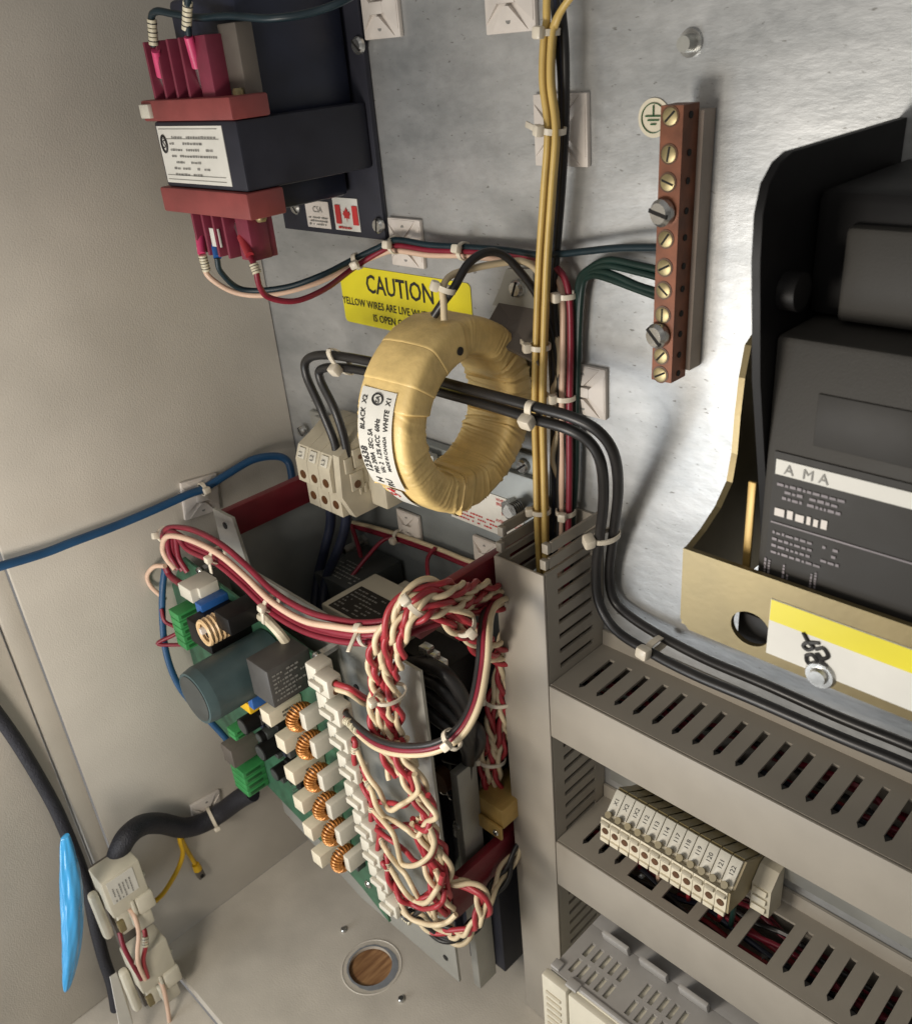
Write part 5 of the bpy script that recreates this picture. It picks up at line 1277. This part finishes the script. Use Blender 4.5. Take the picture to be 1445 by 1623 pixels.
wire('wire', trace([(557, 832, -0.014), (566, 860, -0.020), (574, 890, -0.028)]), 0.0016, 'maroon_wire', 'short dark red wire dropping by the threaded stud')
cable_tie(P(632, 850, -0.013), P(660, 858, -0.014) - P(610, 842, -0.013), 0.0040, (0, -1, -0.2), 'cable tie on the wires crossing the starter chassis', group=gt)
wire('wire', trace([(487, 795, -0.020), (460, 815, -0.030), (443, 850, -0.045), (437, 880, -0.055), (434, 930, -0.068)]), 0.0009, 'black_wire', 'thin black wire hanging behind the board plate')
# black cables leaving the small terminal block downwards
for i, (dx, dd) in enumerate(((0, 0), (24, 0.0))):
    wire('power_cable', trace([(523 + dx, 796, -0.046), (524 + dx, 830, -0.046), (515 + dx * 0.9, 870, -0.050), (505 + dx * 0.6, 910, -0.056), (500 + dx * 0.5, 950, -0.064), (498 + dx * 0.5, 1000, -0.075)]), 0.0034, 'navy_wire', ['black cable dropping from the small terminal block nearer the left wall', 'black cable dropping from the small terminal block nearer the chassis labels'][i], 'cable', 'cables below the small terminal block', seg=12)

# ================================================================== small three-way terminal block
ra = tag(B().span((0.055, -0.0165, -0.2500), (0.175, -0.0125, -0.2240), 0.0005).build('din_rail', 'plate_steel'), 'short grey rail behind the small three-way terminal block', 'rail')
for x in (0.062, 0.168): pass
B_ = thing('rail_support', (0.115, -0.005, -0.25), 'grey support plate carrying the short rail', 'bracket')
B().span((0.085, -0.0126, -0.246), (0.155, -0.0006, -0.228), 0.0005).build('plate', 'chassis_steel', B_)
xa, xb = P(466, 712, -0.060).x, P(521, 738, -0.060).x
pw = (xb - xa) / 3
zt3 = P(466, 700, -0.056).z; zm3 = P(470, 758, -0.060).z; zb3 = P(478, 785, -0.055).z
for i in range(3):
    x0 = xa + pw * i; x1 = x0 + pw * 0.97
    th = thing('terminal_block', ((x0 + x1) / 2, -0.04, zb3), 'small beige terminal block taking the black cables, ' + ['nearest the left wall', 'between two others', 'beside the ridged end plate'][i], 'terminal block', 'small beige terminal blocks')
    pr_ = [(-0.0168, zt3 + 0.010), (-0.036, zt3 + 0.010), (-0.046, zt3 + 0.0045), (-0.0560, zt3), (-0.0600, zt3 - 0.009), (-0.0600, zm3), (-0.0530, zm3 - 0.001), (-0.0550, zm3 - 0.004), (-0.0550, zb3 - 0.003), (-0.0168, zb3 - 0.003)]
    B().prism([(x0, y, z) for y, z in pr_], (x1 - x0, 0, 0)).build('body', 'cream_plastic', th)
    xm = (x0 + x1) / 2
    d_ = (Vector((0, -0.0600, zt3 - 0.009)) - Vector((0, -0.0560, zt3))); nn2 = Vector((0, d_.z, -d_.y)).normalized()
    cc = Vector((xm, -0.0580, zt3 - 0.0045)) + nn2 * 0.0004
    mt = Matrix((Vector((1, 0, 0)), d_.normalized(), Vector((1, 0, 0)).cross(d_.normalized()))).transposed()
    tg = B().box(cc, (pw * 0.55, 0.0072, 0.0010), mt, 0.0002).build('tag', 'white_plastic', th)
    B().text(('L1', 'L2', 'L3')[i], 0.0046, cc + Vector((0.0014, -0.00095 - 0.0012, 0.0006 - 0.0026)), (0, 0.44, 1), (-1, 0, 0), squash=0.9).build('tag_print', 'ink', tg, smooth=0)
    for zc, yc in ((zm3 + 0.0055, -0.0600), (zb3 + 0.0045, -0.0550)):
        B().cyl((xm, yc + 0.0005, zc), (xm, yc - 0.0004, zc), 0.0030, seg=16).build('opening', 'brown_disc', th)
th = thing('end_plate', (xb + 0.004, -0.04, zb3), 'ridged beige end plate closing the small terminal block', 'end plate')
B().prism([(xb + 0.0003, -0.0168, zt3 + 0.010), (xb + 0.0003, -0.034, zt3 + 0.012), (xb + 0.0003, -0.056, zt3 + 0.001), (xb + 0.0003, -0.058, zm3 - 0.002), (xb + 0.0003, -0.050, zb3 - 0.003), (xb + 0.0003, -0.0168, zb3 - 0.003)], (0.006, 0, 0)).build('plate', 'cream_plastic', th)
xe = xb + 0.0063
for (y0_, y1_, z0_, z1_, hh_) in ((-0.053, -0.047, zt3 - 0.012, zt3 - 0.002, 0.0010), (-0.046, -0.036, zt3 - 0.010, zt3 + 0.002, 0.0014), (-0.050, -0.040, zm3 - 0.001, zt3 - 0.013, 0.0008), (-0.034, -0.022, zb3 + 0.002, zt3 - 0.010, 0.0010)):
    B().span((xe - 0.0003, y0_, min(z0_, z1_)), (xe + hh_, y1_, max(z0_, z1_)), 0.0003).build('moulded_pad', 'cream_plastic', th)
B().cyl((xe + 0.0004, -0.0455, zm3 + 0.003), (xe + 0.0012, -0.0455, zm3 + 0.003), 0.0026, seg=16).build('moulded_hole', 'brown_disc', th)
B().cyl((xe + 0.0010, -0.041, zt3 - 0.004), (xe + 0.0018, -0.041, zt3 - 0.004), 0.0016, seg=12).build('moulded_hole', 'brown_disc', th)
for k in range(5):
    B().span((xe - 0.0002, -0.034 + k * 0.0032, zt3 + 0.005 - k * 0.0003), (xe + 0.0006, -0.032 + k * 0.0032, zt3 + 0.008)).build('rib', 'olive_plastic', th, smooth=0)
for k in range(4):
    B().span((xe - 0.0002, -0.044 + k * 0.004, zm3 - 0.005), (xe + 0.0008, -0.0425 + k * 0.004, zm3 + 0.001)).build('rib', 'cream_plastic', th, smooth=0)
B().span((xb + 0.0065, -0.036, zb3 + 0.001), (xb + 0.022, -0.0168, zt3 + 0.006), 0.0012).build('foot_block', 'cream_plastic', th)

# ================================================================== left wall: blue cable, black sleeved cable, contact blocks
def W_(pp): return [PX(a, b2, x) for a, b2, x in pp]
wire('blue_cable', W_([(-60, 915, 0.008), (60, 880, 0.008), (116, 859, 0.008), (180, 835, 0.008), (240, 810, 0.008), (300, 783, 0.0085), (322, 775, 0.009), (360, 752, 0.010), (400, 729, 0.011), (435, 723, 0.014), (455, 730, 0.018), (462, 750, 0.022), (463, 775, 0.026)]) + [P(463, 800, -0.03)], 0.0029, 'blue_wire', 'blue cable crossing the left wall through the white mount', 'cable', seg=12)
a = PX(322, 775, 0.009); cable_tie(a, PX(345, 762, 0.0095) - PX(300, 783, 0.0085), 0.0042, (1, -0.3, 0.1), 'cable tie holding the blue cable to the left wall mount', group='nylon ties on the left wall')
wire('blue_cable', W_([(262, 900, 0.016), (258, 935, 0.018), (258, 985, 0.018), (264, 1035, 0.019), (280, 1080, 0.022), (305, 1115, 0.028), (335, 1145, 0.036), (365, 1180, 0.045), (390, 1230, 0.05)]), 0.0024, 'blue_wire', 'blue cable running down behind the circuit board', 'cable', seg=10)
wire('wire', W_([(256, 965, 0.020), (262, 985, 0.024), (285, 1000, 0.03), (250, 1020, 0.022), (290, 1022, 0.032)]), 0.0014, 'maroon_wire', 'small dark red wire looped beside the green terminals')
# black sleeved cable
wire('sleeved_cable', W_([(400, 1255, 0.040), (380, 1266, 0.030), (350, 1288, 0.016), (320, 1305, 0.012), (290, 1312, 0.012), (255, 1305, 0.016), (225, 1308, 0.022), (200, 1328, 0.028), (186, 1360, 0.026), (180, 1400, 0.018), (176, 1450, 0.010)]), 0.0078, 'black_sleeve', 'thick black braided cable sleeve looping along the left wall', 'cable', seg=16)
a = PX(336, 1296, 0.013); cable_tie(a, PX(350, 1288, 0.016) - PX(320, 1305, 0.012), 0.0082, (0.6, 0.3, -0.6), 'cable tie holding the black sleeve at its wall mount', tail=0.012, group='nylon ties on the left wall')
wire('sleeved_cable', W_([(-60, 1060, -0.0005), (20, 1165, -0.0005), (80, 1265, -0.0005), (108, 1325, 0.001), (128, 1375, 0.002), (142, 1420, 0.002), (152, 1470, 0.003), (165, 1520, 0.004), (178, 1560, 0.005), (186, 1610, 0.006), (190, 1660, 0.006)]), 0.0046, 'black_sleeve', 'black cable running down the hinge side behind the contact blocks', 'cable', seg=12)
# yellow wire with a spade end
wire('wire', W_([(247, 1428, 0.020), (262, 1412, 0.016), (282, 1378, 0.014), (290, 1352, 0.014), (286, 1334, 0.014), (284, 1318, 0.012)]), 0.0019, 'bright_yellow', 'bright yellow wire curving up from the contact block')
wire('wire', W_([(288, 1330, 0.006), (296, 1346, 0.005), (303, 1358, 0.005), (309, 1368, 0.005)]), 0.0018, 'bright_yellow', 'short yellow tail ending in a dark crimp connector')
c = PX(310, 1370, 0.005); c2 = PX(324, 1398, 0.005); d_ = (c2 - c).normalized()
th = thing('crimp_connector', c, 'dark crimp connector with a yellow sleeve beside the left wall', 'crimp connector')
B().cyl(c, c + d_ * 0.0065, 0.0030, 0.0036, seg=12).build('sleeve', 'bright_yellow', th)
B().box(c + d_ * 0.011, (0.006, 0.0060, 0.010), frame(d_, (1, 0, 0)), 0.001).build('terminal', 'bracket_steel', th)
B().cyl(c + d_ * 0.0125 + Vector((0.0028, 0, 0)), c + d_ * 0.0125 + Vector((0.0036, 0, 0)), 0.0016, seg=12).build('eye', 'hole_dark', th)
# auxiliary contact blocks on an upright rail
tag(B().span((0.0180, -0.2455, FL - 0.014), (0.0250, -0.2275, -0.500), 0.0008).build('din_rail', 'bracket_steel'), 'upright steel rail carrying the cream contact blocks', 'rail')
XF = 0.046
def contact(py0, label, front_label):
    """block facing +x; top pixel row py0"""
    a = PX(160 + (py0 - 1403) * 0.37, py0, XF); zt4 = a.z; y0 = -0.2475; y1 = -0.2190
    th = thing('contact_block', ((XF) / 2, (y0 + y1) / 2, zt4 - 0.068), label, 'contact block', 'cream contact blocks')
    B().span((0.0252, y0, zt4 - 0.036), (XF, y1, zt4), 0.0012).build('housing', 'contact_cream', th)
    B().span((0.0252, y0 + 0.004, zt4 - 0.066), (XF - 0.010, y1 - 0.003, zt4 - 0.0362), 0.0012).build('lower_housing', 'contact_cream', th)
    B().span((0.0255, y0 - 0.0075, zt4 - 0.064), (XF - 0.012, y0 - 0.0003, zt4 - 0.018), 0.0030).build('side_lever', 'contact_cream', th)
    B().span((XF - 0.012, y1 - 0.012, zt4 - 0.046), (XF + 0.003, y1 + 0.0012, zt4 - 0.0305), 0.0018).build('snap_hook', 'contact_cream', th)
    B().span((XF - 0.010, y1 - 0.0165, zt4 - 0.062), (XF + 0.0005, y1 - 0.0030, zt4 - 0.0475), 0.0016).build('snap_foot', 'contact_cream', th)
    B().span((XF - 0.009, y1 - 0.0150, zt4 - 0.044), (XF + 0.0020, y1 - 0.0125, zt4 - 0.030), 0.0010).build('rib', 'contact_cream', th)
    B().cyl((XF - 0.006, y1 - 0.001, zt4 - 0.020), (XF - 0.006, y1 + 0.002, zt4 - 0.020), 0.0022, seg=12).build('rivet', 'white_plastic', th)
    B().cyl((XF - 0.005, y1 - 0.001, zt4 - 0.050), (XF - 0.005, y1 + 0.0012, zt4 - 0.050), 0.0018, seg=12).build('rivet', 'white_plastic', th)
    B().box((XF + 0.0003, y0 + 0.003, zt4 - 0.045), (0.004, 0.005, 0.010), None, 0.0010).build('notch', 'olive_plastic', th)
    if front_label:
        l_ = B().span((XF + 0.0001, y0 + 0.003, zt4 - 0.023), (XF + 0.0005, y1 - 0.006, zt4 - 0.002)).build('paper_label', 'white_label', th)
        B().scribble((XF + 0.0008, y0 + 0.0045, zt4 - 0.022), (0, 0, 1), (0, 1, 0), 0.018, 0.015, 6, 71, 0.4).build('label_print', 'grey_ink', l_, smooth=0)
    return th, zt4
t1_, z1_ = contact(1403, 'upper cream contact block with a printed paper label', True)
t2_, z2_ = contact(1530, 'lower cream contact block without a label', False)
# transparent-looking grey strip between the blocks
gw = 'wires of the contact blocks'
wire('wire', [Vector((XF - 0.012, -0.2345, z1_ - 0.040)), Vector((XF + 0.002, -0.2350, z1_ - 0.043)), Vector((XF + 0.006, -0.2370, z1_ - 0.055)), Vector((XF + 0.006, -0.2420, z1_ - 0.070)), Vector((XF + 0.004, -0.2440, z1_ - 0.085)), Vector((XF + 0.002, -0.243, z1_ - 0.105))], 0.0017, 'pink_wire', 'pale pink wire from the front of the upper contact block', group=gw)
wire('wire', [Vector((XF - 0.012, -0.2300, z1_ - 0.060)), Vector((XF - 0.002, -0.2310, z1_ - 0.066)), Vector((XF + 0.003, -0.2350, z1_ - 0.074)), Vector((XF + 0.003, -0.2400, z1_ - 0.086)), Vector((XF + 0.002, -0.2410, z1_ - 0.105))], 0.0017, 'red_wire', 'red wire from the foot of the upper contact block', group=gw)
marker(Vector((XF + 0.0005, -0.2325, z1_ - 0.0685)), Vector((XF + 0.003, -0.2352, z1_ - 0.075)), 'white marker sleeve on the red wire below the upper contact block', 0.0023, 2)
wire('wire', [Vector((XF - 0.012, -0.2450, z1_ - 0.062)), Vector((XF - 0.006, -0.2470, z1_ - 0.070)), Vector((XF - 0.002, -0.2470, z1_ - 0.082)), Vector((XF, -0.245, z1_ - 0.105))], 0.0017, 'maroon_wire', 'dark red wire between the contact blocks', group=gw)
wire('wire', [Vector((XF - 0.008, -0.2330, z2_ - 0.036)), Vector((XF + 0.002, -0.2335, z2_ - 0.040)), Vector((XF + 0.004, -0.2360, z2_ - 0.060)), Vector((XF + 0.002, -0.238, z2_ - 0.08))], 0.0017, 'pink_wire', 'pale pink wire from the lower contact block', group=gw)
# folded paper tag
a = PX(175, 1552, 0.050)
th = thing('paper_tag', a, 'folded white paper tag hanging beside the lower contact block', 'tag')
b = B(); q = [PX(174, 1548, 0.050), PX(184, 1541, 0.048), PX(196, 1578, 0.050), PX(214, 1635, 0.052), PX(192, 1640, 0.052)]
b.prism(q, (0.0003, 0.0002, 0)); b.build('front_fold', 'white_label', th)
b = B(); q = [PX(184, 1541, 0.048), PX(198, 1572, 0.046), PX(212, 1630, 0.049), PX(214, 1635, 0.052), PX(196, 1578, 0.050)]
b.prism(q, (0.0003, 0.0003, 0)); b.build('back_fold', 'white_plastic', th)

# blue plastic bag hanging at the hinge side
b = B(); rows_ = []
nz, na = 60, 64
for i in range(nz):
    t = i / (nz - 1); py = 1325 + 245 * t
    cen = PX(104 + 12 * math.sin(t * 3.0), py, 0.052)
    rad = (0.0015 + 0.0058 * math.sin(math.pi * min(1, t * 0.98 + 0.02)) ** 0.6)
    row = []
    for j in range(na):
        a = 2 * math.pi * j / na; rr2 = rad * (1 + 0.10 * math.sin(3 * a + 4 * t) + 0.045 * math.sin(7 * a - 9 * t) + 0.04 * abs(math.sin(5.5 * a + 14 * t)) + 0.02 * math.sin(19 * t + 2 * a))
        row.append(b.bm.verts.new(cen + Vector((0.7 * rr2 * math.cos(a), rr2 * math.sin(a), 0))))
    rows_.append(row)
for i in range(nz - 1):
    for j in range(na): b.bm.faces.new((rows_[i][j], rows_[i][(j + 1) % na], rows_[i + 1][(j + 1) % na], rows_[i + 1][j]))
b.bm.faces.new(rows_[0]); b.bm.faces.new(rows_[-1][::-1])
tag(b.build('plastic_strip', 'glove_blue', smooth=80), 'glossy light blue crumpled plastic strip hanging on the hinge side', 'plastic strip')
